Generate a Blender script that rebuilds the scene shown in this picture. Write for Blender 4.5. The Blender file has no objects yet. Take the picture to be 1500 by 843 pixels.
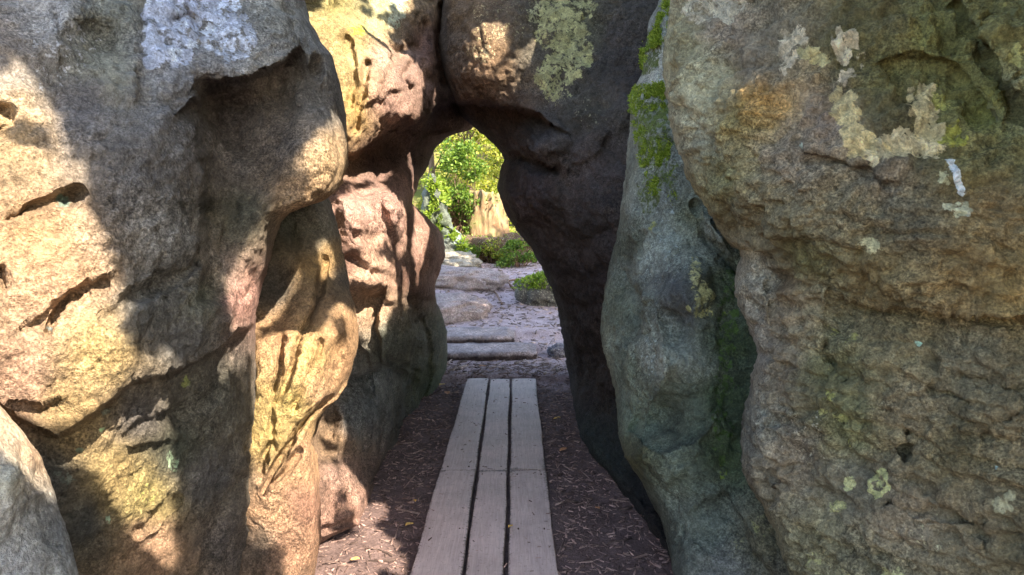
import bpy, math, random
import numpy as np
from mathutils import Vector

random.seed(7); RNG = np.random.default_rng(7)
scene = bpy.context.scene
COL = scene.collection

# ------------------------------------------------------------------ camera model
F = 26.0 / 36.0 * 1500.0
CAMZ = 1.62
PITCH = math.atan(114.5 / F)
SP, CP = math.sin(PITCH), math.cos(PITCH)

def unproj(px, py, d):
    px = np.asarray(px, float); py = np.asarray(py, float); d = np.asarray(d, float)
    xc = (px - 750.0) / F * d
    yc = (421.5 - py) / F * d
    return np.stack([xc + 0 * d, d * CP + yc * SP, CAMZ - d * SP + yc * CP], -1)

def ground_pt(px, py, z=0.0):
    dy = (421.5 - py) / F
    dz = -SP + dy * CP
    d = (z - CAMZ) / dz
    return unproj(px, py, d)

# ------------------------------------------------------------------ numpy helpers
_perm = RNG.permutation(256); _perm = np.concatenate([_perm, _perm, _perm])
_g = RNG.normal(size=(256, 3)); _g /= np.linalg.norm(_g, axis=1)[:, None]

def perlin(P):
    Pi = np.floor(P).astype(np.int64); f = P - Pi
    Pi &= 255
    u = f * f * f * (f * (f * 6 - 15) + 10)
    out = np.zeros(len(P))
    for i in (0, 1):
        wx = u[:, 0] if i else 1 - u[:, 0]
        for j in (0, 1):
            wy = u[:, 1] if j else 1 - u[:, 1]
            for k in (0, 1):
                wz = u[:, 2] if k else 1 - u[:, 2]
                h = _perm[_perm[_perm[(Pi[:, 0] + i) & 255] + ((Pi[:, 1] + j) & 255)] + ((Pi[:, 2] + k) & 255)]
                g = _g[h]
                out += wx * wy * wz * (g[:, 0] * (f[:, 0] - i) + g[:, 1] * (f[:, 1] - j) + g[:, 2] * (f[:, 2] - k))
    return out

def fbm(P, scale, octaves, gain=0.5, ridged=False):
    out = np.zeros(len(P)); a = 1.0; s = scale
    for o in range(octaves):
        n = perlin(P * s + 13.7 * o)
        out += a * ((0.5 - np.abs(n) * 2) if ridged else n)
        a *= gain; s *= 2.03
    return out

def worley(P):
    Pi = np.floor(P).astype(np.int64); f1 = np.full(len(P), 9.0); f2 = np.full(len(P), 9.0)
    for i in (-1, 0, 1):
        for j in (-1, 0, 1):
            for k in (-1, 0, 1):
                c = Pi + np.array([i, j, k]); h = _perm[_perm[_perm[c[:, 0] & 255] + (c[:, 1] & 255)] + (c[:, 2] & 255)]
                q = c + 0.5 + 0.45 * _g[h]
                d = np.linalg.norm(P - q, axis=1)
                n1 = d < f1
                f2 = np.where(n1, f1, np.minimum(f2, d)); f1 = np.where(n1, d, f1)
    return f1, f2

def smooth(x):
    x = np.clip(x, 0, 1); return x * x * (3 - 2 * x)

def seg_dist(px, py, pts, closed=False):
    """nearest distance, signed side (+ = right of travel in image, y down), overshoot past the ends"""
    pts = np.asarray(pts, float)
    n = len(pts); best = np.full(px.shape, 1e9); sgn = np.ones(px.shape); over = np.zeros(px.shape)
    rng = range(n) if closed else range(n - 1)
    for i in rng:
        a = pts[i]; b = pts[(i + 1) % n]; ab = b - a; L2 = ab @ ab + 1e-9
        t0 = ((px - a[0]) * ab[0] + (py - a[1]) * ab[1]) / L2
        t = np.clip(t0, 0, 1)
        dx = px - (a[0] + t * ab[0]); dy = py - (a[1] + t * ab[1])
        d = np.hypot(dx, dy)
        m = d < best
        best = np.where(m, d, best)
        cr = ab[0] * (py - a[1]) - ab[1] * (px - a[0])
        sgn = np.where(m, np.sign(cr), sgn)
        ov = np.zeros(px.shape)
        if not closed:
            if i == 0: ov = np.maximum(ov, np.where(t0 < 0, -t0 * math.sqrt(L2), 0))
            if i == n - 2: ov = np.maximum(ov, np.where(t0 > 1, (t0 - 1) * math.sqrt(L2), 0))
        over = np.where(m, ov, over)
    return best, sgn, over

def inside(px, py, poly):
    poly = np.asarray(poly, float); c = np.zeros(px.shape, bool); n = len(poly); j = n - 1
    for i in range(n):
        xi, yi = poly[i]; xj, yj = poly[j]
        m = ((yi > py) != (yj > py)) & (px < (xj - xi) * (py - yi) / (yj - yi + 1e-12) + xi)
        c ^= m; j = i
    return c

def poly_sdf(px, py, poly):
    d, _, _ = seg_dist(px, py, poly, True)
    return np.where(inside(px, py, poly), d, -d)

def lin(c):
    c = np.asarray(c, float) / 255.0
    return np.where(c <= 0.04045, c / 12.92, ((c + 0.055) / 1.055) ** 2.4)

# ------------------------------------------------------------------ object helpers
def tag(o, label=None, cat=None, group=None, kind=None):
    if label: o['label'] = label
    if cat: o['category'] = cat
    if group: o['group'] = group
    if kind: o['kind'] = kind
    return o

def empty(name, loc, rz=0.0):
    o = bpy.data.objects.new(name, None); COL.objects.link(o)
    o.location = loc; o.rotation_euler = (0, 0, rz); o.empty_display_size = 0.1
    return o

def mesh_obj(name, V, faces, mat, parent=None, origin=None, smooth_shade=True, attrs=None):
    V = np.asarray(V, float)
    if origin is not None: V = V - np.asarray(origin, float)
    me = bpy.data.meshes.new(name)
    if isinstance(faces, np.ndarray):
        n, k = faces.shape
        me.vertices.add(len(V)); me.vertices.foreach_set('co', V.astype(np.float32).ravel())
        me.loops.add(n * k); me.loops.foreach_set('vertex_index', faces.astype(np.int32).ravel())
        me.polygons.add(n)
        me.polygons.foreach_set('loop_start', (np.arange(n) * k).astype(np.int32))
        me.polygons.foreach_set('loop_total', np.full(n, k, np.int32))
        me.update(calc_edges=True)
    else:
        me.from_pydata(V.tolist(), [], faces)
    me.validate()
    if attrs:
        for an, (typ, data) in attrs.items():
            a = me.attributes.new(an, typ, 'POINT')
            if typ == 'FLOAT': a.data.foreach_set('value', data.astype(np.float32).ravel())
            else:
                c = np.ones((len(V), 4), np.float32); c[:, :3] = data
                a.data.foreach_set('color', c.ravel())
    if smooth_shade:
        me.polygons.foreach_set('use_smooth', np.ones(len(me.polygons), bool))
    me.materials.append(mat)
    o = bpy.data.objects.new(name, me); COL.objects.link(o)
    if origin is not None: o.location = origin
    if parent is not None:
        o.parent = parent
    return o

# ------------------------------------------------------------------ material helpers
def new_mat(name):
    m = bpy.data.materials.new(name); m.use_nodes = True
    nt = m.node_tree; nt.nodes.clear()
    return m, nt

class N:
    def __init__(s, nt): s.nt = nt
    def __call__(s, typ, ins=None, **props):
        n = s.nt.nodes.new(typ)
        for k, v in props.items(): setattr(n, k, v)
        for k, v in (ins or {}).items():
            sock = n.inputs[k]
            if hasattr(v, 'is_output'): s.nt.links.new(v, sock)
            else: sock.default_value = v
        return n
    def ramp(s, fac, stops):
        n = s.nt.nodes.new('ShaderNodeValToRGB'); s.nt.links.new(fac, n.inputs[0])
        el = n.color_ramp.elements
        while len(el) < len(stops): el.new(0.5)
        for e, (p, c) in zip(el, stops):
            e.position = p
            e.color = (c, c, c, 1) if isinstance(c, (int, float)) else (*c, 1)
        return n.outputs[0]
    def math(s, op, a, b=0.0, clamp=False):
        n = s('ShaderNodeMath', {0: a, 1: b}, operation=op); n.use_clamp = clamp
        return n.outputs[0]
    def mix(s, fac, a, b, blend='MIX'):
        n = s.nt.nodes.new('ShaderNodeMix'); n.data_type = 'RGBA'; n.blend_type = blend
        for idx, v in ((0, fac), (6, a), (7, b)):
            if hasattr(v, 'is_output'): s.nt.links.new(v, n.inputs[idx])
            elif idx == 0: n.inputs[0].default_value = v
            else: n.inputs[idx].default_value = (*v, 1) if len(v) == 3 else v
        return n.outputs[2]

def rock_material():
    m, nt = new_mat('sandstone'); n = N(nt)
    tc = n('ShaderNodeTexCoord').outputs['Object']
    tint = n('ShaderNodeAttribute', attribute_name='tint').outputs['Color']
    lich = n('ShaderNodeAttribute', attribute_name='lichen').outputs['Fac']
    lcol = n('ShaderNodeAttribute', attribute_name='lichen_tint').outputs['Color']
    big = n('ShaderNodeTexNoise', {'Vector': tc, 'Scale': 5.0, 'Detail': 9.0, 'Roughness': 0.68}).outputs[0]
    mid = n('ShaderNodeTexNoise', {'Vector': tc, 'Scale': 40.0, 'Detail': 7.0, 'Roughness': 0.74}).outputs[0]
    fine = n('ShaderNodeTexNoise', {'Vector': tc, 'Scale': 125.0, 'Detail': 4.0, 'Roughness': 0.7}).outputs[0]
    k1 = n.ramp(big, [(0.3, 0.55), (0.5, 0.95), (0.7, 1.45)])
    k2 = n.ramp(mid, [(0.34, 0.38), (0.5, 1.0), (0.66, 1.55)])
    k3 = n.ramp(fine, [(0.36, 0.34), (0.5, 1.0), (0.64, 1.95)])
    c = n.mix(1.0, tint, k1, 'MULTIPLY'); gm = n.ramp(n('ShaderNodeTexNoise', {'Vector': tc, 'Scale': 3.6, 'Detail': 6.0, 'Roughness': 0.65}).outputs[0], [(0.36, 0.25), (0.62, 0.85)])
    c = n.mix(n.math('MAXIMUM', gm, 0.5), c, n.mix(1.0, c, k2, 'MULTIPLY'), 'MIX'); c = n.mix(gm, c, n.mix(1.0, c, k3, 'MULTIPLY'), 'MIX')
    # weathering hue: warm / greenish drift
    hue = n('ShaderNodeTexNoise', {'Vector': tc, 'Scale': 2.3, 'Detail': 6.0, 'Roughness': 0.65}).outputs[0]
    c = n.mix(n.ramp(hue, [(0.40, 0.0), (0.62, 0.45)]), c, n.mix(1.0, c, (1.1, 1.0, 0.85), 'MULTIPLY'))
    # scattered pale crust spots
    vo = n('ShaderNodeTexVoronoi', {'Vector': tc, 'Scale': 26.0, 'Randomness': 1.0})
    spot = n.math('MULTIPLY', n.ramp(vo.outputs['Distance'], [(0.10, 1.0), (0.2, 0.0)]),
                  n.ramp(n('ShaderNodeTexNoise', {'Vector': tc, 'Scale': 4.0, 'Detail': 3.0}).outputs[0], [(0.56, 0.0), (0.66, 0.6)]))
    c = n.mix(spot, c, n.mix(1.0, c, (1.75, 1.75, 1.55), 'MULTIPLY'))
    # drawn lichen patches with crumbled edge
    ln = n('ShaderNodeTexNoise', {'Vector': tc, 'Scale': 42.0, 'Detail': 7.0, 'Roughness': 0.72}).outputs[0]
    lv = n('ShaderNodeTexVoronoi', {'Vector': tc, 'Scale': 60.0}).outputs['Distance']
    s = n.math('ADD', lich, n.math('MULTIPLY', n.math('SUBTRACT', ln, 0.5), 2.9))
    s = n.math('SUBTRACT', s, n.math('MULTIPLY', lv, 0.35))
    lm = n.ramp(s, [(0.27, 0.0), (0.50, 0.92)])
    lc = n.mix(1.0, lcol, n.ramp(mid, [(0.34, 0.72), (0.66, 1.4)]), 'MULTIPLY')
    lc = n.mix(1.0, lc, n.ramp(fine, [(0.36, 0.75), (0.64, 1.35)]), 'MULTIPLY')
    c = n.mix(n.math('MULTIPLY', lm, n.ramp(lich, [(0.02, 0.0), (0.15, 1.0)])), c, lc)
    coarse = n('ShaderNodeTexNoise', {'Vector': tc, 'Scale': 13.0, 'Detail': 5.0, 'Roughness': 0.65, 'Distortion': 0.6}).outputs[0]
    pit = n.ramp(n('ShaderNodeTexVoronoi', {'Vector': tc, 'Scale': 48.0}).outputs['Distance'], [(0.0, 0.0), (0.35, 1.0)])
    h = n.math('ADD', n.math('MULTIPLY', mid, 1.1), n.math('MULTIPLY', fine, 0.5))
    h = n.math('ADD', h, n.math('MULTIPLY', coarse, 1.3))
    h = n.math('ADD', h, n.math('MULTIPLY', pit, 0.10))
    h = n.math('ADD', h, n.math('MULTIPLY', lm, 0.12))
    bump = n('ShaderNodeBump', {'Height': h, 'Strength': 1.0, 'Distance': 0.03}).outputs[0]
    b = n('ShaderNodeBsdfPrincipled', {'Base Color': c, 'Roughness': 0.9, 'Normal': bump})
    b.inputs['Specular IOR Level'].default_value = 0.25
    out = n('ShaderNodeOutputMaterial', {'Surface': b.outputs[0]})
    return m
ROCK = rock_material()

def leaf_material(name, c1, c2, c3, trans=0.35):
    m, nt = new_mat(name); n = N(nt)
    r = n('ShaderNodeNewGeometry').outputs['Random Per Island']
    c = n.ramp(r, [(0.0, tuple(lin(c1))), (0.55, tuple(lin(c2))), (1.0, tuple(lin(c3)))])
    d = n('ShaderNodeBsdfPrincipled', {'Base Color': c, 'Roughness': 0.55})
    d.inputs['Specular IOR Level'].default_value = 0.3
    t = n('ShaderNodeBsdfTranslucent', {'Color': n.mix(1.0, c, (1.25, 1.2, 0.6), 'MULTIPLY')})
    x = n('ShaderNodeMixShader', {0: trans, 1: d.outputs[0], 2: t.outputs[0]})
    n('ShaderNodeOutputMaterial', {'Surface': x.outputs[0]})
    return m

def plain_material(name, c1, c2, scale=12.0, rough=0.9, bump=0.02, stretch=(1, 1, 1), fine=120.0, island=False):
    m, nt = new_mat(name); n = N(nt)
    tc = n('ShaderNodeTexCoord').outputs['Object']
    mp = n('ShaderNodeMapping', {'Vector': tc, 'Scale': stretch}).outputs[0]
    a = n('ShaderNodeTexNoise', {'Vector': mp, 'Scale': scale, 'Detail': 9.0, 'Roughness': 0.7}).outputs[0]
    f = n('ShaderNodeTexNoise', {'Vector': mp, 'Scale': fine, 'Detail': 4.0, 'Roughness': 0.7}).outputs[0]
    c = n.ramp(a, [(0.3, tuple(lin(c1))), (0.7, tuple(lin(c2)))])
    c = n.mix(1.0, c, n.ramp(f, [(0.3, 0.6), (0.7, 1.35)]), 'MULTIPLY')
    if island:
        r = n('ShaderNodeNewGeometry').outputs['Random Per Island']
        c = n.mix(1.0, c, n.ramp(r, [(0.0, 0.35), (0.6, 0.9), (1.0, 1.9)]), 'MULTIPLY')
    h = n.math('ADD', a, n.math('MULTIPLY', f, 0.3))
    bp = n('ShaderNodeBump', {'Height': h, 'Strength': 0.8, 'Distance': bump}).outputs[0]
    b = n('ShaderNodeBsdfPrincipled', {'Base Color': c, 'Roughness': rough, 'Normal': bp})
    b.inputs['Specular IOR Level'].default_value = 0.25
    n('ShaderNodeOutputMaterial', {'Surface': b.outputs[0]})
    return m

# ------------------------------------------------------------------ carved rock faces
def axis(lo, hi, fine_lo, fine_hi, step, coarse):
    a = np.arange(fine_lo, fine_hi + step * 0.5, step)
    pre = []; x = fine_lo; s = step
    while x > lo: s = min(s * 1.25, coarse); x -= s; pre.append(max(x, lo))
    post = []; x = a[-1]; s = step
    while x < hi: s = min(s * 1.25, coarse); x += s; post.append(min(x, hi))
    return np.concatenate([pre[::-1], a, post])

class Rock:
    """A boulder: its visible face is carved at true distances, then wrapped round to a closed body."""
    def __init__(s, left, right, depth, thick=1.2, round_l=None, round_r=None, feats=(), warp=5.0,
                 rough=1.0, bed=0.0, bed_dir=(0.15, 0, 1), tints=(), lichens=(), seed=0, round_top=None):
        s.left = np.array(left, float); s.right = np.array(right, float)
        D = np.array(depth, float); s.C = D[:, :2] / 300.0
        r = np.linalg.norm(s.C[:, None] - s.C[None], axis=2)
        K = s.phi(r); n = len(D)
        A = np.zeros((n + 3, n + 3)); A[:n, :n] = K + np.eye(n) * 0.02
        A[:n, n] = 1; A[:n, n + 1:] = s.C; A[n, :n] = 1; A[n + 1:, :n] = s.C.T
        s.w = np.linalg.solve(A, np.concatenate([np.log(D[:, 2]), [0, 0, 0]]))
        s.thick, s.rl, s.rr, s.feats, s.warp = thick, round_l, round_r, feats, warp
        s.rough, s.bed, s.bed_dir, s.tints, s.lichens, s.seed = rough, bed, np.array(bed_dir, float), tints, lichens, seed
        s.rt = round_top
    @staticmethod
    def phi(r): return r ** 2 * np.log(r + 1e-6) * 0.35 + r * 0.65 * -1.0
    def xl(s, py): return np.interp(py, s.left[:, 0], s.left[:, 1])
    def xr(s, py): return np.interp(py, s.right[:, 0], s.right[:, 1])
    def wob(s, px, py, k=1.0):
        Q = np.stack([px / 60.0, py / 60.0, np.full(px.shape, s.seed * 3.3 + 0.5)], -1).reshape(-1, 3)
        a = (perlin(Q) + 0.5 * perlin(Q * 2.7 + 5)).reshape(px.shape); b = (perlin(Q + 31.7) + 0.5 * perlin(Q * 2.7 + 45)).reshape(px.shape)
        return px + a * s.warp * k * 2, py + b * s.warp * k * 2
    def depth(s, px, py):
        shp = px.shape; px = px.ravel(); py = py.ravel()
        q = np.stack([px, py], 1) / 300.0
        n = len(s.C); out = np.full(len(q), s.w[n]) + q @ s.w[n + 1:]
        for i in range(n): out += s.w[i] * s.phi(np.hypot(q[:, 0] - s.C[i, 0], q[:, 1] - s.C[i, 1]))
        d = np.exp(np.clip(out, -0.5, 2.6))
        wx, wy = s.wob(px, py)
        for f in s.feats:
            k = f[0]
            if k == 'lip':      # (polyline, side, amount, sharp width, fall-off)
                _, pl, side, D, w, fall = f
                dist, sg, ov = seg_dist(wx, wy, pl)
                on = (sg * side > 0)
                d = d + np.where(on, D * smooth(dist / w) * np.exp(-(dist / fall) ** 2), 0) * np.exp(-(ov / 18.0) ** 2)
            elif k == 'groove':
                _, pl, D, w = f
                dist, sg, ov = seg_dist(wx, wy, pl)
                d = d + D * np.exp(-(dist / w) ** 2)
            elif k == 'bump':
                _, cx, cy, rx, ry, ang, D = f
                ca, sa = math.cos(math.radians(ang)), math.sin(math.radians(ang))
                ux = ((wx - cx) * ca + (wy - cy) * sa) / rx; uy = (-(wx - cx) * sa + (wy - cy) * ca) / ry
                d = d - D * np.exp(-(ux ** 2 + uy ** 2) ** 1.5)
            elif k == 'region':
                _, poly, D, w = f
                d = d + D * smooth(poly_sdf(wx, wy, poly) / w)
        xl = s.xl(py); xr = s.xr(py)
        for par, e in ((s.rl, px - xl), (s.rr, xr - px)):
            if par:
                w, R = par; t = 1 - np.clip(e / w, 0, 1)
                d = d + R * (1 - np.sqrt(np.clip(1 - t * t, 0, 1)))
        if s.rt:
            y0, w, R = s.rt; t = 1 - np.clip((py - y0) / w, 0, 1)
            d = d + R * (1 - np.sqrt(np.clip(1 - t * t, 0, 1)))
        return d.reshape(shp)
    def surface(s, px, py):
        return unproj(px, py, s.depth(px, py))
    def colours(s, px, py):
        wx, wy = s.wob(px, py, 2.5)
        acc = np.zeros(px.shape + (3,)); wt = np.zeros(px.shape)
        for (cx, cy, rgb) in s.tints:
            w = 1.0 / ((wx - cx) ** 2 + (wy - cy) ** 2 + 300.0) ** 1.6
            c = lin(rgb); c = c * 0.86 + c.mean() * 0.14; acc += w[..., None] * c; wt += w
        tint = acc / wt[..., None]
        lw = np.zeros(px.shape); lc = np.tile(lin((190, 185, 160)), px.shape + (1,))
        wx, wy = s.wob(px, py, 0.6)
        exp = []
        rg = np.random.default_rng(s.seed + 50)
        for L in s.lichens:
            if L[0] == 'l' and L[2] > 14:
                pl = np.array(L[1], float)
                for _ in range(int(L[2] * len(pl) * 2.2)):
                    i = rg.integers(len(pl) - 1); t = rg.uniform(); c = pl[i] * (1 - t) + pl[i + 1] * t + np.clip(rg.normal(size=2), -1.8, 1.8) * L[2] * 0.40
                    r = rg.uniform(2.5, 8.5); k = rg.uniform(0.8, 1.1)
                    exp.append(('e', c[0], c[1], r * rg.uniform(.8, 1.3), r, min(1.1, L[3] * rg.uniform(0.9, 1.3)), tuple(np.clip(np.array(L[4]) * k, 0, 235))))
            elif L[0] == 'e' and min(L[3], L[4]) > 11 and L[5] > 0.45:
                for _ in range(int(5 + L[3] * L[4] / 18)):
                    a = rg.uniform(0, 6.28); q = rg.uniform(0, 1) ** 0.6 * 0.95
                    r = rg.uniform(2.5, 9); k = rg.uniform(0.8, 1.1)
                    exp.append(('e', L[1] + math.cos(a) * q * L[3], L[2] + math.sin(a) * q * L[4], r * rg.uniform(.8, 1.4), r, min(1.1, L[5] * rg.uniform(0.9, 1.35)), tuple(np.clip(np.array(L[6]) * k, 0, 235))))
            else: exp.append(L)
        for L in exp:
            if L[0] == 'e':
                _, cx, cy, rx, ry, st, rgb = L
                q = 1 - np.hypot((wx - cx) / rx, (wy - cy) / ry)
                m = st * smooth(0.52 + q * 1.0)
            elif L[0] == 'r':     # ring-shaped rosette
                _, cx, cy, rx, ry, st, rgb = L
                rr = np.hypot((px - cx) / rx, (py - cy) / ry)
                m = st * np.maximum(np.exp(-((rr - 0.85) / 0.28) ** 2), 0.8 * np.exp(-(rr / 0.38) ** 2))
            else:
                _, pl, w_, st, rgb = L
                dist, _, ov = seg_dist(wx, wy, pl)
                m = st * smooth(1.35 - dist / w_)
            up = m > lw
            lw = np.where(up, m, lw); lc = np.where(up[..., None], lin(rgb), lc)
        return tint, lw, lc
    def build(s, name, rows, ncol, focus=None, step=2.6):
        py = rows
        g = np.linspace(0, 1, ncol)
        if focus is not None:           # (fraction of width that is off-frame, side)
            fr, side, share = focus
            k = int(ncol * share)
            a = np.linspace(0, fr, k, endpoint=False) ; b = np.linspace(fr, 1, ncol - k)
            g = np.concatenate([a, b])
            if side == 'r': g = 1 - g[::-1]
        xl = s.xl(py)[:, None]; xr = s.xr(py)[:, None]
        # edge roughness of the outline
        wn = perlin(np.stack([py / 22.0, py * 0 + s.seed, py * 0], 1))[:, None] * 2.5 + perlin(np.stack([py / 7.0, py * 0 + s.seed, py * 0], 1))[:, None] * 1.2
        PX = xl + wn + (xr - xl) * g[None]; PY = np.repeat(py[:, None], ncol, 1)
        D = s.depth(PX, PY)
        P = unproj(PX, PY, D)
        du = np.gradient(P, axis=1); dv = np.gradient(P, axis=0)
        nr = np.cross(du, dv); ln = np.linalg.norm(nr, axis=2, keepdims=True); nr = nr / np.maximum(ln, 1e-9)
        cam = np.array([0, 0, CAMZ]) - P
        flip = np.sign((nr * cam).sum(2, keepdims=True)); flip[flip == 0] = 1
        nr = nr * flip
        # soften the normal so displacement stays stable in steep places
        for _ in range(3):
            nr[1:-1, 1:-1] = (nr[1:-1, 1:-1] * 2 + nr[:-2, 1:-1] + nr[2:, 1:-1] + nr[1:-1, :-2] + nr[1:-1, 2:]) / 6
        Q = P.reshape(-1, 3) + s.seed * 7.31
        Qw = Q + 0.05 * np.stack([fbm(Q, 5.0, 2), fbm(Q + 7, 5.0, 2), fbm(Q + 17, 5.0, 2)], 1)
        h = 0.034 * fbm(Q, 2.1, 3) + 0.026 * fbm(Qw, 6.5, 4, 0.6) + 0.020 * fbm(Qw, 21.0, 3, 0.65)
        Qv = Q + 0.10 * np.stack([fbm(Q, 3.0, 3), fbm(Q + 7, 3.0, 3), fbm(Q + 17, 3.0, 3)], 1)
        f1, f2 = worley(Qv * np.array([3.2, 3.2, 2.4])); h -= 0.050 * f1 ** 2 - 0.012 * smooth((f2 - f1) / 0.12)
        f1, f2 = worley(Qv * np.array([9.0, 9.0, 11.0]) + 3.3); h -= 0.016 * f1 ** 2 - 0.004 * smooth((f2 - f1) / 0.15)
        h += 0.014 * np.abs(perlin(Qw * np.array([4.5, 4.5, 6.5]))) * 2 - 0.010 * np.clip(np.abs(perlin(Qw * 3.1 + 4)) * -14 + 1, 0, 1)
        h -= 0.016 * np.clip(fbm(Q, 4.2, 3, 0.55, True) - 0.42, 0, 1) * 2.0
        if s.bed:
            bd = s.bed_dir / np.linalg.norm(s.bed_dir)
            A = np.stack([Q @ bd * 9.0, Q[:, 0] * 1.4, Q[:, 1] * 1.4], 1) + 0.6 * np.stack([fbm(Q, 3.0, 3)] * 3, 1)
            h += s.bed * (fbm(A, 1.0, 3, 0.55) * 0.6 + np.clip(fbm(A * 1.7 + 9, 1.0, 3, 0.55, True) - 0.3, -1, 1) * -0.5)
        h = (h * s.rough).reshape(P.shape[:2])
        e = np.minimum(PX - xl, xr - PX); h *= 0.25 + 0.75 * smooth(e / 25.0)
        P = P + nr * h[..., None]
        tint, lw, lc = s.colours(PX, PY)
        # back of the boulder
        nb = 18
        gb = np.linspace(1, 0, nb + 2)[1:-1]
        prof = np.sqrt(np.clip(1 - (2 * gb - 1) ** 2, 0, 1))
        PXb = xl + (xr - xl) * gb[None]; PYb = np.repeat(py[:, None], nb, 1)
        Df = s.depth(PXb, PYb)
        Db = np.maximum(D[:, -1:] * gb[None] + D[:, :1] * (1 - gb[None]), Df) + s.thick * prof[None] + 0.05
        B = unproj(PXb, PYb, Db)
        ring = np.concatenate([P, B], 1); nR, nC = ring.shape[:2]
        idx = np.arange(nR * nC).reshape(nR, nC)
        nx = np.roll(idx, -1, 1)
        faces = np.stack([idx[:-1], idx[1:], nx[1:], nx[:-1]], -1).reshape(-1, 4)
        V = ring.reshape(-1, 3)
        # caps
        c0 = ring[0].mean(0); c1 = ring[-1].mean(0)
        V = np.concatenate([V, [c0, c1]]); k0 = nR * nC
        cap = [[idx[0, i], nx[0, i], k0, k0] for i in range(nC)] + [[nx[-1, i], idx[-1, i], k0 + 1, k0 + 1] for i in range(nC)]
        def full(a, fill):
            bk = np.repeat(a[:, -1:], nb, 1) * 1.0
            r = np.concatenate([a, bk], 1).reshape((nR * nC,) + a.shape[2:])
            return np.concatenate([r, np.repeat(r[:1], 2, 0)])
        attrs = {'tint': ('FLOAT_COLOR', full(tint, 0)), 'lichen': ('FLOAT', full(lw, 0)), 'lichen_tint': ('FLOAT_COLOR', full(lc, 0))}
        base = V[:, :3].copy(); org = (float(base[:, 0].mean()), float(base[:, 1].mean()), 0.0)
        fl = faces.tolist() + [c[:3] for c in cap]
        o = mesh_obj(name, V, fl, ROCK, origin=org, attrs=attrs)
        return o

# ================================================================== ROCKS
YF = axis(-450, 1350, -12, 855, 2.8, 60)
rocks = {}

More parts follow.
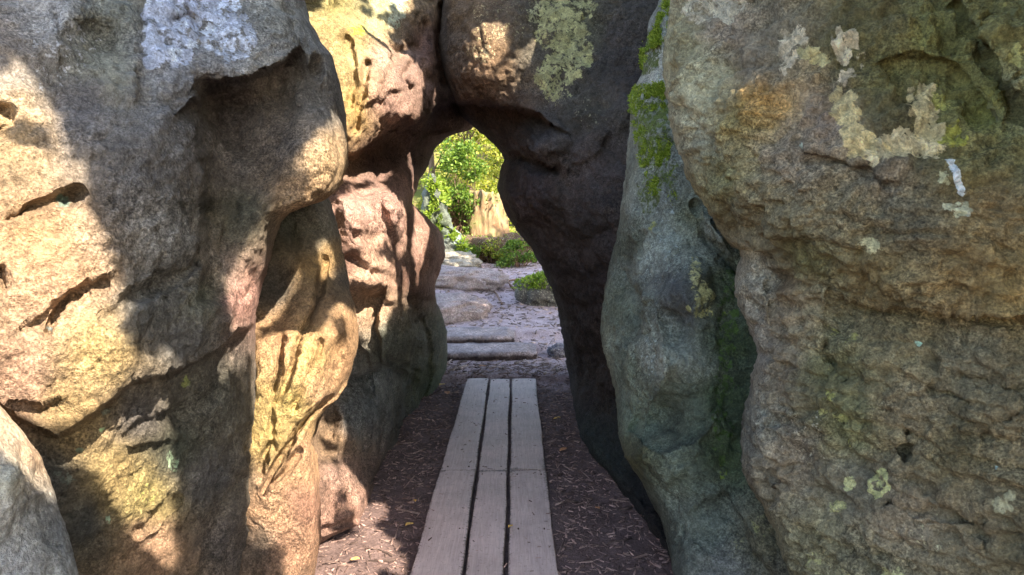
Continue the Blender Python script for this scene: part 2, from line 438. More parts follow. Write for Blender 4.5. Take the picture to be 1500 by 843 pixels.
rocks['left'] = Rock(
    left=[(-450, -520), (1400, -520)],
    right=[(-450, 330), (-100, 438), (0, 446), (30, 456), (60, 470), (80, 487), (110, 495), (160, 505), (210, 510), (245, 509),
           (265, 502), (280, 491), (292, 477), (302, 446), (312, 425), (325, 412), (345, 405), (380, 397), (430, 380),
           (470, 372), (560, 377), (660, 385), (740, 383), (800, 371), (843, 360), (1000, 340), (1400, 330)],
    depth=[(-500, 400, 1.25), (-500, 0, 1.5), (-500, 900, 1.3), (0, 0, 2.2), (0, 120, 2.02), (0, 300, 1.93), (0, 560, 1.86), (0, 843, 2.0),
           (100, 0, 2.35), (100, 150, 2.12), (150, 300, 2.05), (120, 450, 1.98), (190, 520, 2.06), (200, 60, 2.40), (230, 200, 2.26), (250, 320, 2.24),
           (285, 300, 2.40), (300, 60, 2.62), (300, 0, 2.8), (400, 60, 2.72), (440, 0, 2.98), (340, 115, 2.52), (350, 200, 2.74), (400, 250, 2.72), (420, 130, 2.72),
           (470, 240, 2.70), (500, 200, 2.86), (300, 430, 2.36), (350, 400, 2.60), (330, 500, 2.48), (370, 600, 2.80), (370, 720, 2.88),
           (250, 640, 2.36), (250, 760, 2.42), (250, 830, 2.5), (130, 700, 2.08), (360, 843, 2.95), (0, -200, 2.6), (300, -200, 3.3), (440, -200, 3.6),
           (0, -450, 3.4), (300, -450, 4.2), (200, 1200, 2.5), (330, 1200, 2.9), (-300, 1200, 1.7)],
    thick=1.6, round_r=(42, 0.35), warp=3.0, rough=0.6,
    feats=[
        ('region', [(288, 138), (335, 118), (398, 102), (418, 90), (440, 120), (448, 190), (430, 250), (370, 320), (330, 400), (300, 420), (298, 300)], 0.07, 34),
        ('lip', [(284, 150), (300, 132), (335, 118), (398, 102), (420, 84)], 1, 0.24, 6, 75),
        ('lip', [(292, 420), (300, 330), (292, 240), (286, 140)], 1, 0.15, 9, 60),
        ('region', [(60, 628), (85, 640), (150, 588), (192, 555), (250, 545), (300, 522), (378, 468), (420, 470), (420, 1400), (-620, 1400), (-620, 500), (-60, 560)], 0.09, 8),
        ('lip', [(420, 440), (378, 468), (300, 522), (240, 548), (192, 556), (100, 632), (76, 645)], -1, 0.05, 7, 50),
        ('groove', [(12, 322), (48, 302), (90, 290), (118, 284)], 0.06, 4), ('groove', [(92, 290), (112, 284)], 0.06, 9),
        ('groove', [(70, 488), (80, 465), (100, 440), (128, 418), (150, 410)], 0.07, 4),
        ('lip', [(40, 470), (80, 440), (120, 425), (160, 402)], 1, 0.04, 6, 30),
        ('groove', [(165, 462), (185, 440), (220, 425), (270, 395), (292, 372)], 0.06, 9),
        ('groove', [(0, 160), (12, 172), (6, 190)], 0.1, 10),
        ('groove', [(0, 400), (8, 420)], 0.06, 8),
        ('lip', [(0, 45), (30, 55), (50, 58)], -1, 0.03, 8, 40),
        ('bump', 150, 60, 45, 26, 20, -0.09), ('bump', 95, 30, 40, 60, 0, 0.05), ('bump', 250, 210, 60, 110, 0, 0.05),
        ('bump', 110, 130, 60, 60, 0, -0.03), ('bump', 464, 98, 10, 16, 0, -0.13), ('bump', 445, 120, 26, 40, 0, 0.03),
        ('groove', [(208, 20), (212, 80), (216, 150)], 0.03, 10),
        ('groove', [(255, 30), (275, 22), (310, 40)], 0.05, 5),
        ('groove', [(182, 640), (200, 625), (214, 612)], 0.05, 5), ('groove', [(205, 785), (225, 768), (238, 750), (262, 732)], 0.05, 5),
        ('groove', [(350, 500), (330, 540), (325, 570), (290, 600), (230, 615)], 0.05, 10),
        ('lip', [(200, 650), (250, 640), (330, 640), (385, 600)], 1, 0.03, 15, 60),
        ('lip', [(30, 590), (60, 596), (85, 585)], 1, 0.05, 6, 25),
        ('groove', [(345, 480), (352, 440), (385, 400)], 0.05, 6), ('groove', [(375, 470), (385, 420)], 0.04, 5),
        ('groove', [(300, 843), (310, 780), (350, 700)], 0.06, 12),
    ],
    tints=[(0, 60, (147, 137, 125)), (20, 200, (169, 141, 100)), (60, 340, (171, 137, 97)), (80, 420, (172, 137, 104)), (30, 560, (169, 133, 106)), (150, 520, (165, 139, 86)),  # rock tones, with the shade zone and lower-left shadow darkened into the tint
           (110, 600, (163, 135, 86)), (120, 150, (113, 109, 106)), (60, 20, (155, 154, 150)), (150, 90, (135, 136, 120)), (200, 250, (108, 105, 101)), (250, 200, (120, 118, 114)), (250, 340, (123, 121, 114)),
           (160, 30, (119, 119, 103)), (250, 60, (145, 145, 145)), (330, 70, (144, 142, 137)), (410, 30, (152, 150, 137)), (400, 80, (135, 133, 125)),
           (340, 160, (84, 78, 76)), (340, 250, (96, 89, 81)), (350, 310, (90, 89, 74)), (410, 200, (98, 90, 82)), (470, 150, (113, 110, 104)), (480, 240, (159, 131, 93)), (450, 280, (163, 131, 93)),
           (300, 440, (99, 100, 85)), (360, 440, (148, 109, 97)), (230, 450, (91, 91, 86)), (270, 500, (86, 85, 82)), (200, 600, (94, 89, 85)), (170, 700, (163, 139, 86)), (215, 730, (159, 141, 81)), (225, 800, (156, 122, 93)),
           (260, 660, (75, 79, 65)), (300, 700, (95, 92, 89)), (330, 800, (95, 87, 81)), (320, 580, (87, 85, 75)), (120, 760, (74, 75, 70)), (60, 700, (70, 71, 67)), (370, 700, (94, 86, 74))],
    lichens=[('e', 250, 40, 42, 62, 0.72, (205, 212, 226)), ('e', 300, 20, 60, 26, 0.66, (204, 210, 224)), ('e', 335, 55, 40, 34, 0.62, (200, 206, 216)), ('e', 232, 15, 20, 30, 0.75, (206, 212, 226)), ('e', 225, 72, 14, 26, 0.7, (205, 212, 226)),
             ('e', 90, 60, 60, 60, 0.30, (196, 196, 194)), ('e', 92, 292, 9, 6, 1.0, (128, 146, 128)), ('e', 73, 482, 4, 4, 1.0, (140, 152, 146)),
             ('e', 278, 562, 9, 11, 0.75, (150, 156, 96)), ('e', 148, 627, 5, 4, 1.0, (170, 196, 150)), ('e', 253, 676, 8, 14, 0.7, (150, 172, 140)),
             ('e', 118, 660, 6, 5, 0.8, (130, 140, 112)), ('e', 160, 762, 5, 6, 0.9, (160, 180, 150)), ('e', 150, 600, 8, 6, 0.6, (120, 120, 100)), ('e', 88, 700, 12, 12, 0.5, (110, 116, 104)), ('e', 222, 730, 14, 20, 0.35, (190, 186, 110))],
    seed=1)

rocks['front'] = Rock(
    left=[(440, -560), (1800, -560)],
    right=[(440, -190), (520, -90), (560, -34), (590, -2), (620, 24), (650, 48), (672, 64), (690, 71), (710, 76), (740, 86), (770, 96), (800, 105), (843, 117), (1000, 160), (1800, 260)],
    depth=[(0, 600, 1.52), (60, 690, 1.56), (20, 700, 1.40), (0, 843, 1.34), (110, 843, 1.5), (-400, 700, 1.05), (-400, 500, 1.2), (-150, 560, 1.45), (-400, 1400, 1.0), (150, 1400, 1.4)],
    thick=0.6, round_r=(26, 0.12), warp=2.0, rough=0.45,
    feats=[('lip', [(-40, 600), (10, 640), (45, 690), (62, 712)], 1, -0.05, 10, 90)],
    tints=[(10, 610, (196, 170, 138)), (50, 670, (188, 156, 122)), (20, 700, (150, 154, 142)), (40, 760, (148, 150, 146)), (20, 840, (158, 160, 158)), (90, 800, (140, 144, 142)), (-100, 600, (170, 160, 140))],
    lichens=[], seed=2)

rocks['column'] = Rock(
    left=[(150, 340), (1400, 250)],
    right=[(150, 462), (200, 470), (285, 478), (300, 486), (340, 497), (380, 505), (420, 512), (450, 520), (480, 525), (510, 524), (540, 515), (565, 508), (585, 495),
           (600, 477), (620, 463), (650, 458), (665, 464), (700, 468), (740, 470), (790, 470), (843, 460), (1100, 440), (1400, 430)],
    depth=[(400, 250, 3.55), (480, 290, 3.62), (420, 330, 3.42), (400, 400, 3.36), (460, 400, 3.38), (500, 400, 3.52), (400, 490, 3.20), (450, 480, 3.22), (500, 490, 3.3), (520, 500, 3.42),
           (385, 560, 3.06), (450, 560, 3.12), (500, 560, 3.32), (395, 640, 3.02), (440, 640, 3.12), (400, 720, 2.98), (450, 720, 3.12), (400, 843, 2.98), (450, 843, 3.12), (330, 500, 3.3), (330, 800, 3.1),
           (400, 1300, 2.9), (300, 1300, 3.0), (400, 160, 3.8)],
    thick=0.9, round_r=(30, 0.25), warp=3.0, rough=0.42,
    feats=[('groove', [(478, 380), (468, 420), (462, 455), (440, 500), (425, 540), (405, 590)], 0.09, 4.5), ('groove', [(415, 490), (410, 540), (400, 570)], 0.09, 4),
           ('groove', [(515, 545), (495, 580), (462, 602), (440, 625), (420, 655), (400, 690), (386, 722)], 0.13, 4),
           ('groove', [(470, 500), (452, 560), (430, 600)], 0.05, 5), ('groove', [(440, 660), (420, 690), (400, 710)], 0.08, 4), ('groove', [(500, 500), (490, 560)], 0.03, 6),
           ('groove', [(400, 560), (396, 630), (404, 660)], 0.04, 4), ('groove', [(394, 650), (380, 690)], 0.07, 5),
           ('lip', [(380, 480), (400, 478), (430, 485), (452, 486)], 1, -0.10, 8, 120),
           ('bump', 495, 478, 30, 40, 20, 0.06), ('bump', 410, 440, 26, 46, 10, -0.06), ('bump', 492, 382, 12, 30, 0, -0.06), ('bump', 430, 345, 8, 20, 0, -0.05), ('bump', 470, 650, 16, 40, 0, 0.0),
           ('bump', 445, 560, 30, 50, 15, 0.04)],
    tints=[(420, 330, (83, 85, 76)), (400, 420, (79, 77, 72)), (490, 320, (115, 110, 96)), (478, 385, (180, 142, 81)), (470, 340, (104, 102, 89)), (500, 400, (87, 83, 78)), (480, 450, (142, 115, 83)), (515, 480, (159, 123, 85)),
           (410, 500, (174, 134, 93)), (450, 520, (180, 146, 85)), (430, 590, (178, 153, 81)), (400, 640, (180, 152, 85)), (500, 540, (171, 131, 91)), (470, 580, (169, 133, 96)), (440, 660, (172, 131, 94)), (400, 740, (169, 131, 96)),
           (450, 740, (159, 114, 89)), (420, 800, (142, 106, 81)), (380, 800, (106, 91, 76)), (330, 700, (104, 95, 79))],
    lichens=[], seed=3)

rocks['passage'] = Rock(
    left=[(-450, 330), (0, 400), (200, 430), (500, 430), (800, 400), (1200, 380)],
    right=[(-450, 640), (-100, 655), (0, 656), (60, 656), (100, 662), (130, 676), (160, 690), (182, 697), (191, 690), (195, 672), (201, 655), (215, 639), (240, 629), (262, 616), (285, 607), (298, 605),
           (306, 612), (318, 626), (335, 642), (350, 650), (375, 653), (395, 645), (420, 637), (445, 640), (460, 648), (485, 655), (520, 656), (550, 652), (575, 640), (600, 622), (640, 596),
           (690, 565), (730, 546), (752, 538), (770, 534), (778, 515), (786, 495), (800, 470), (1000, 430), (1200, 420)],
    depth=[(430, 0, 4.25), (480, 20, 4.3), (470, 120, 4.15), (520, 100, 4.15), (510, 200, 4.02), (560, 40, 4.6), (575, 120, 4.35), (600, 170, 4.55), (620, 60, 5.1), (630, 20, 5.3), (645, 0, 5.7), (650, 120, 5.6), (665, 185, 5.8),
           (530, 240, 4.45), (570, 220, 4.85), (620, 220, 5.6), (500, 280, 4.15), (520, 320, 4.1), (560, 290, 4.3), (585, 310, 4.5), (600, 290, 5.2), (540, 420, 4.12), (590, 400, 4.6), (605, 350, 5.2),
           (640, 360, 6.0), (645, 400, 6.2), (620, 325, 5.75), (620, 400, 5.7), (550, 500, 4.25), (590, 470, 4.65), (600, 540, 5.0), (630, 480, 6.0), (650, 500, 6.6), (650, 550, 6.8), (620, 600, 6.0), (560, 690, 4.65), (550, 600, 4.35),
           (500, 640, 3.95), (475, 560, 4.1), (490, 600, 3.98), (520, 730, 3.92), (535, 770, 3.85), (490, 780, 3.66), (440, 500, 4.0), (430, 200, 4.1), (450, 800, 3.5), (500, -300, 5.6), (640, -300, 7), (450, 1100, 3.3)],
    thick=1.6, round_r=(22, 0.35), warp=4.0, rough=0.55,
    feats=[('lip', [(510, 222), (530, 214), (548, 206), (575, 190), (598, 170), (606, 178), (620, 172), (640, 150), (660, 140)], 1, 0.50, 9, 80),
           ('lip', [(505, 286), (535, 285), (556, 266), (580, 276), (600, 278)], 1, -0.14, 7, 90),
           ('groove', [(556, 262), (560, 300), (572, 350), (590, 400)], 0.09, 8), ('groove', [(605, 300), (604, 350), (600, 420), (608, 470)], 0.16, 9),
           ('bump', 525, 320, 24, 60, -8, 0.12), ('bump', 580, 310, 18, 46, -8, 0.10), ('bump', 560, 400, 34, 46, 20, 0.10), ('bump', 628, 360, 18, 46, 0, 0.12),
           ('groove', [(520, 345), (545, 352), (560, 345)], 0.06, 6), ('groove', [(512, 380), (540, 395), (575, 410)], 0.07, 8), ('bump', 640, 403, 8, 6, 0, -0.16),
           ('lip', [(514, 432), (545, 428), (575, 440), (600, 428), (640, 436)], 1, 0.10, 8, 60), ('lip', [(495, 460), (520, 452), (560, 434), (610, 432)], 1, -0.06, 9, 180),
           ('groove', [(562, 440), (556, 480), (560, 520), (590, 540)], 0.07, 7), ('groove', [(520, 555), (550, 545), (570, 530), (600, 540)], 0.06, 6), ('groove', [(600, 440), (610, 500), (605, 560), (590, 610)], 0.10, 8),
           ('groove', [(575, 540), (590, 580), (570, 620)], 0.05, 5), ('lip', [(562, 440), (556, 480), (562, 530), (590, 545)], 1, 0.26, 6, 60), ('lip', [(498, 562), (550, 545), (572, 530), (602, 540)], -1, -0.16, 5, 90), ('lip', [(575, 540), (592, 580), (570, 630), (550, 690)], -1, 0.28, 6, 70), ('lip', [(600, 450), (608, 500), (600, 560), (585, 620)], -1, 0.35, 6, 60), ('lip', [(515, 500), (540, 520), (545, 560)], 1, 0.12, 5, 40), ('groove', [(540, 590), (560, 610), (556, 660)], 0.09, 4), ('groove', [(618, 470), (630, 520), (622, 580)], 0.2, 5), ('groove', [(495, 330), (500, 300)], 0.04, 6),
           ('bump', 478, 625, 18, 38, 10, -0.22), ('bump', 495, 700, 30, 26, 0, 0.06), ('groove', [(480, 775), (510, 772), (535, 760)], 0.06, 4),
           ('groove', [(505, 60), (515, 100), (512, 160)], 0.08, 6), ('groove', [(537, 95), (532, 130), (520, 190)], 0.10, 5), ('groove', [(585, 90), (570, 115), (560, 150)], 0.07, 6), ('groove', [(605, 95), (590, 110), (600, 128)], 0.09, 6),
           ('groove', [(560, 60), (585, 75), (610, 70)], 0.07, 7), ('groove', [(648, 10), (646, 60), (650, 120)], 0.25, 6), ('groove', [(622, 40), (612, 80), (625, 120)], 0.10, 9),
           ('lip', [(500, 28), (530, 40), (562, 62), (570, 80)], -1, 0.18, 9, 90), ('lip', [(546, 150), (570, 130), (600, 125)], 1, 0.05, 8, 40)],
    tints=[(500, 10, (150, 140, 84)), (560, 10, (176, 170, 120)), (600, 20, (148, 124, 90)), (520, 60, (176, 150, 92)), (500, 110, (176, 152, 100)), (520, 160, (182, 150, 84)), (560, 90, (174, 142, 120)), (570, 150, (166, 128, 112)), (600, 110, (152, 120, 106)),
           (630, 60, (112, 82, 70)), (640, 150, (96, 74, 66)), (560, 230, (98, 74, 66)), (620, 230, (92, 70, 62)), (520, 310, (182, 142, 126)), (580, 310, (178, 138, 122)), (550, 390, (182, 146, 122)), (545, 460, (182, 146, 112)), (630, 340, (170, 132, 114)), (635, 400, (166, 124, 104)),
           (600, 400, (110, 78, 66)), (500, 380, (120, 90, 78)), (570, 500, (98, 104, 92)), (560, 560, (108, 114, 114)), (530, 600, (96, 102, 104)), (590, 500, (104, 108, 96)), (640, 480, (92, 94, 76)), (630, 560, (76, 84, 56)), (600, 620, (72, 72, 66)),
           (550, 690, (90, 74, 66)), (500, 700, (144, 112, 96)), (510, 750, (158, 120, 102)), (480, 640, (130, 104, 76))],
    lichens=[('e', 580, 12, 16, 30, 0.6, (200, 204, 170)), ('e', 526, 45, 18, 10, 0.6, (150, 160, 60))], seed=4)

rocks['arch'] = Rock(
    left=[(-450, 668), (-100, 652), (0, 648), (60, 641), (90, 645), (120, 654), (150, 666), (170, 676), (182, 688), (190, 698), (200, 709), (212, 722), (226, 734), (236, 737), (250, 732), (275, 729), (300, 735),
          (325, 748), (345, 764), (370, 780), (400, 797), (430, 810), (470, 820), (520, 828), (560, 834), (600, 840), (640, 848), (665, 860), (700, 890), (740, 920), (780, 948), (820, 970), (843, 985), (900, 1020), (1000, 1080), (1200, 1120)],
    right=[(-450, 1200), (1200, 1250)],
    depth=[(655, 40, 5.4), (700, 40, 5.0), (680, 110, 5.05), (760, 40, 4.95), (830, 50, 4.9), (920, 40, 4.75), (940, 120, 4.55), (830, 130, 4.75), (760, 130, 4.95), (780, 205, 4.7), (850, 210, 4.62), (720, 175, 5.25), (740, 210, 5.4), (735, 235, 5.8), (700, 190, 5.6),
           (760, 285, 5.2), (742, 300, 5.7), (800, 290, 4.85), (880, 300, 4.5), (800, 370, 5.35), (850, 400, 4.95), (900, 380, 4.55), (820, 460, 6.0), (860, 480, 5.3), (835, 560, 6.7), (880, 560, 5.1), (850, 640, 5.2), (900, 640, 4.7), (890, 700, 4.5), (940, 765, 3.85), (985, 843, 3.35),
           (1050, 700, 4.0), (1100, 400, 4.2), (1100, 100, 4.3), (1150, 850, 3.3), (800, -300, 6.2), (1050, -300, 6.0), (700, -300, 7), (1100, 1150, 3)],
    thick=1.5, round_l=(20, 0.5), warp=4.0, rough=0.9,
    feats=[('lip', [(672, 146), (700, 147), (730, 152), (770, 155), (795, 164), (808, 176)], 1, 0.48, 10, 70), ('bump', 788, 203, 32, 30, 0, 0.22), ('bump', 700, 90, 40, 60, 0, 0.10),
           ('groove', [(730, 232), (760, 234), (782, 246), (812, 252)], 0.25, 6), ('groove', [(768, 236), (790, 248)], 0.12, 10), ('bump', 775, 290, 40, 36, 10, 0.16), ('bump', 850, 330, 50, 60, 0, 0.06),
           ('lip', [(800, 210), (850, 190), (900, 150), (930, 120)], 1, -0.05, 20, 60), ('lip', [(820, 250), (870, 220), (920, 165)], 1, 0.06, 14, 60),
           ('bump', 700, 265, 10, 12, 0, 0.0), ('groove', [(770, 330), (800, 350), (850, 352), (890, 345)], 0.05, 10), ('groove', [(790, 400), (850, 410), (880, 395)], 0.05, 9), ('groove', [(820, 440), (860, 450), (885, 440)], 0.05, 8),
           ('groove', [(840, 540), (870, 560), (890, 600)], 0.06, 10), ('lip', [(850, 620), (880, 660), (930, 720), (980, 800)], -1, 0.05, 10, 60)],
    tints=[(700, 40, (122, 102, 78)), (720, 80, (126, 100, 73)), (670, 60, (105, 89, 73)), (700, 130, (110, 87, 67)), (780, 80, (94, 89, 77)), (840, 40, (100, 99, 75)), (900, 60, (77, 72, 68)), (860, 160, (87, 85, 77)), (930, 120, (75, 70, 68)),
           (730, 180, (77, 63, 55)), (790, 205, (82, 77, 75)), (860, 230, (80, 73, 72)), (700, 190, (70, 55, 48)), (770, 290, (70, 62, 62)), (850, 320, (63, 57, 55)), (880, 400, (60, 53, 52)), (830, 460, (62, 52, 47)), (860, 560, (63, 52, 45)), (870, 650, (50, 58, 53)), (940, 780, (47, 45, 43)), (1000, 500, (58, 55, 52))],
    lichens=[('e', 715, 55, 22, 24, 0.34, (206, 186, 140)), ('e', 707, 78, 22, 12, 0.46, (206, 188, 146)), ('e', 730, 50, 12, 10, 0.45, (206, 190, 150)), ('e', 705, 20, 16, 14, 0.36, (196, 180, 140)),
             ('e', 830, 20, 44, 34, 0.66, (188, 186, 132)), ('e', 838, 70, 30, 44, 0.70, (190, 188, 134)), ('e', 812, 110, 26, 34, 0.62, (190, 188, 134)), ('e', 800, 50, 14, 20, 0.5, (188, 184, 130)), ('e', 852, 90, 14, 20, 0.6, (190, 188, 136)), ('e', 820, 140, 20, 14, 0.42, (186, 184, 136)),
             ('e', 790, 15, 14, 14, 0.5, (190, 188, 140)), ('e', 750, 20, 50, 40, 0.22, (190, 184, 140)), ('e', 870, 165, 30, 26, 0.2, (170, 166, 140))], seed=5)

rocks['slab'] = Rock(
    left=[(-200, 1015), (-60, 985), (0, 966), (30, 952), (60, 946), (85, 944), (110, 940), (128, 929), (150, 923), (200, 920), (260, 915), (300, 910), (340, 905), (400, 890), (450, 882), (490, 880), (515, 884), (540, 893), (570, 901),
          (600, 902), (640, 905), (670, 915), (700, 935), (740, 955), (770, 969), (800, 978), (843, 985), (1000, 1000), (1300, 1010)],
    right=[(-200, 1150), (0, 1130), (300, 1200), (1300, 1280)],
    depth=[(930, 180, 3.85), (960, 200, 3.66), (1000, 250, 3.50), (905, 400, 3.85), (950, 350, 3.56), (1000, 400, 3.32), (1060, 400, 3.30), (1050, 330, 3.34), (950, 440, 3.42), (890, 480, 3.8), (910, 540, 3.6), (925, 600, 3.5), (960, 480, 3.22), (985, 540, 3.16), (1040, 480, 3.2), (1050, 600, 3.12),
           (1080, 650, 3.12), (960, 750, 3.2), (985, 700, 3.05), (1000, 843, 2.92), (1070, 843, 2.85), (1150, 500, 3.0), (960, 60, 3.9), (1000, -50, 4.1), (1060, -150, 4.4), (1020, 1250, 2.7), (1250, 800, 2.75), (1250, 1200, 2.6)],
    thick=0.9, round_l=(26, 0.25), warp=3.5, rough=0.7,
    feats=[('lip', [(925, 200), (918, 300), (934, 380), (945, 450), (952, 480)], 1, 0.170, 14, 60), ('lip', [(942, 445), (962, 500), (950, 560), (930, 620), (915, 660)], -1, -0.119, 12, 80),
           ('bump', 985, 478, 24, 36, -30, -0.170), ('bump', 1010, 425, 40, 50, 0, 0.102), ('lip', [(1012, 365), (1030, 400), (1050, 460), (1048, 560), (1030, 640)], -1, 0.025, 10, 80),
           ('bump', 968, 612, 34, 30, 20, -0.170), ('lip', [(940, 640), (975, 655), (1010, 640), (1040, 610)], 1, -0.102, 10, 60), ('bump', 960, 560, 22, 50, 20, 0.136), ('bump', 1045, 340, 14, 46, -35, 0.170),
           ('groove', [(1020, 300), (1032, 350), (1062, 385), (1075, 400)], 0.10, 6), ('groove', [(918, 690), (945, 720), (970, 780)], 0.06, 9), ('lip', [(1070, 735), (1110, 800), (1140, 843)], 1, 0.085, 10, 80), ('bump', 925, 640, 10, 30, 20, -0.085)],
    tints=[(955, 110, (170, 173, 160)), (950, 160, (145, 151, 135)), (985, 200, (135, 141, 124)), (930, 250, (141, 149, 133)), (970, 300, (146, 156, 144)), (915, 360, (92, 100, 80)), (900, 450, (108, 118, 97)), (960, 380, (149, 161, 149)), (980, 340, (138, 151, 139)),
           (1010, 320, (92, 99, 71)), (1045, 340, (142, 152, 139)), (1030, 420, (91, 92, 67)), (985, 425, (91, 95, 93)), (1000, 440, (80, 82, 82)), (1060, 420, (76, 86, 54)), (1070, 500, (63, 78, 45)), (1065, 580, (58, 74, 44)), (1060, 660, (71, 87, 51)), (890, 500, (125, 134, 113)), (930, 540, (106, 120, 100)), (955, 530, (170, 175, 156)), (1000, 530, (128, 135, 122)),
           (950, 600, (97, 111, 96)), (930, 620, (110, 127, 106)), (1010, 600, (87, 100, 85)), (1000, 680, (98, 109, 93)), (930, 670, (82, 84, 56)), (1000, 760, (106, 116, 104)), (1040, 780, (109, 120, 108)), (1060, 830, (117, 119, 112)), (960, 780, (66, 72, 61)), (1110, 790, (101, 97, 72)), (1130, 840, (93, 90, 74))],
    lichens=[('e', 958, 180, 28, 60, 0.6, (96, 112, 50)), ('e', 970, 240, 20, 40, 0.5, (92, 108, 52)), ('e', 948, 70, 14, 40, 0.6, (90, 104, 44)), ('e', 985, 270, 10, 24, 0.5, (96, 112, 56)), ('e', 950, 280, 14, 26, 0.5, (98, 112, 60)), ('e', 1066, 470, 12, 80, 0.5, (70, 92, 40)), ('e', 1060, 600, 14, 80, 0.46, (66, 90, 40)), ('e', 1018, 400, 9, 26, 0.7, (176, 172, 120)), ('e', 1030, 440, 12, 26, 0.62, (170, 166, 112)), ('e', 1006, 452, 6, 6, 1.0, (176, 176, 120)), ('e', 955, 330, 6, 8, 0.6, (160, 164, 100)), ('l', [(1065, 420), (1062, 500)], 6, 0.4, (120, 140, 60)), ('e', 1060, 690, 8, 18, 0.5, (110, 130, 50)),
             ('l', [(960, 230), (975, 320), (985, 380)], 16, 0.26, (176, 190, 184)), ('e', 955, 520, 12, 40, 0.3, (180, 190, 180)), ('e', 1080, 800, 12, 20, 0.4, (150, 148, 110)), ('e', 1110, 770, 16, 22, 0.36, (150, 150, 100))], seed=6)

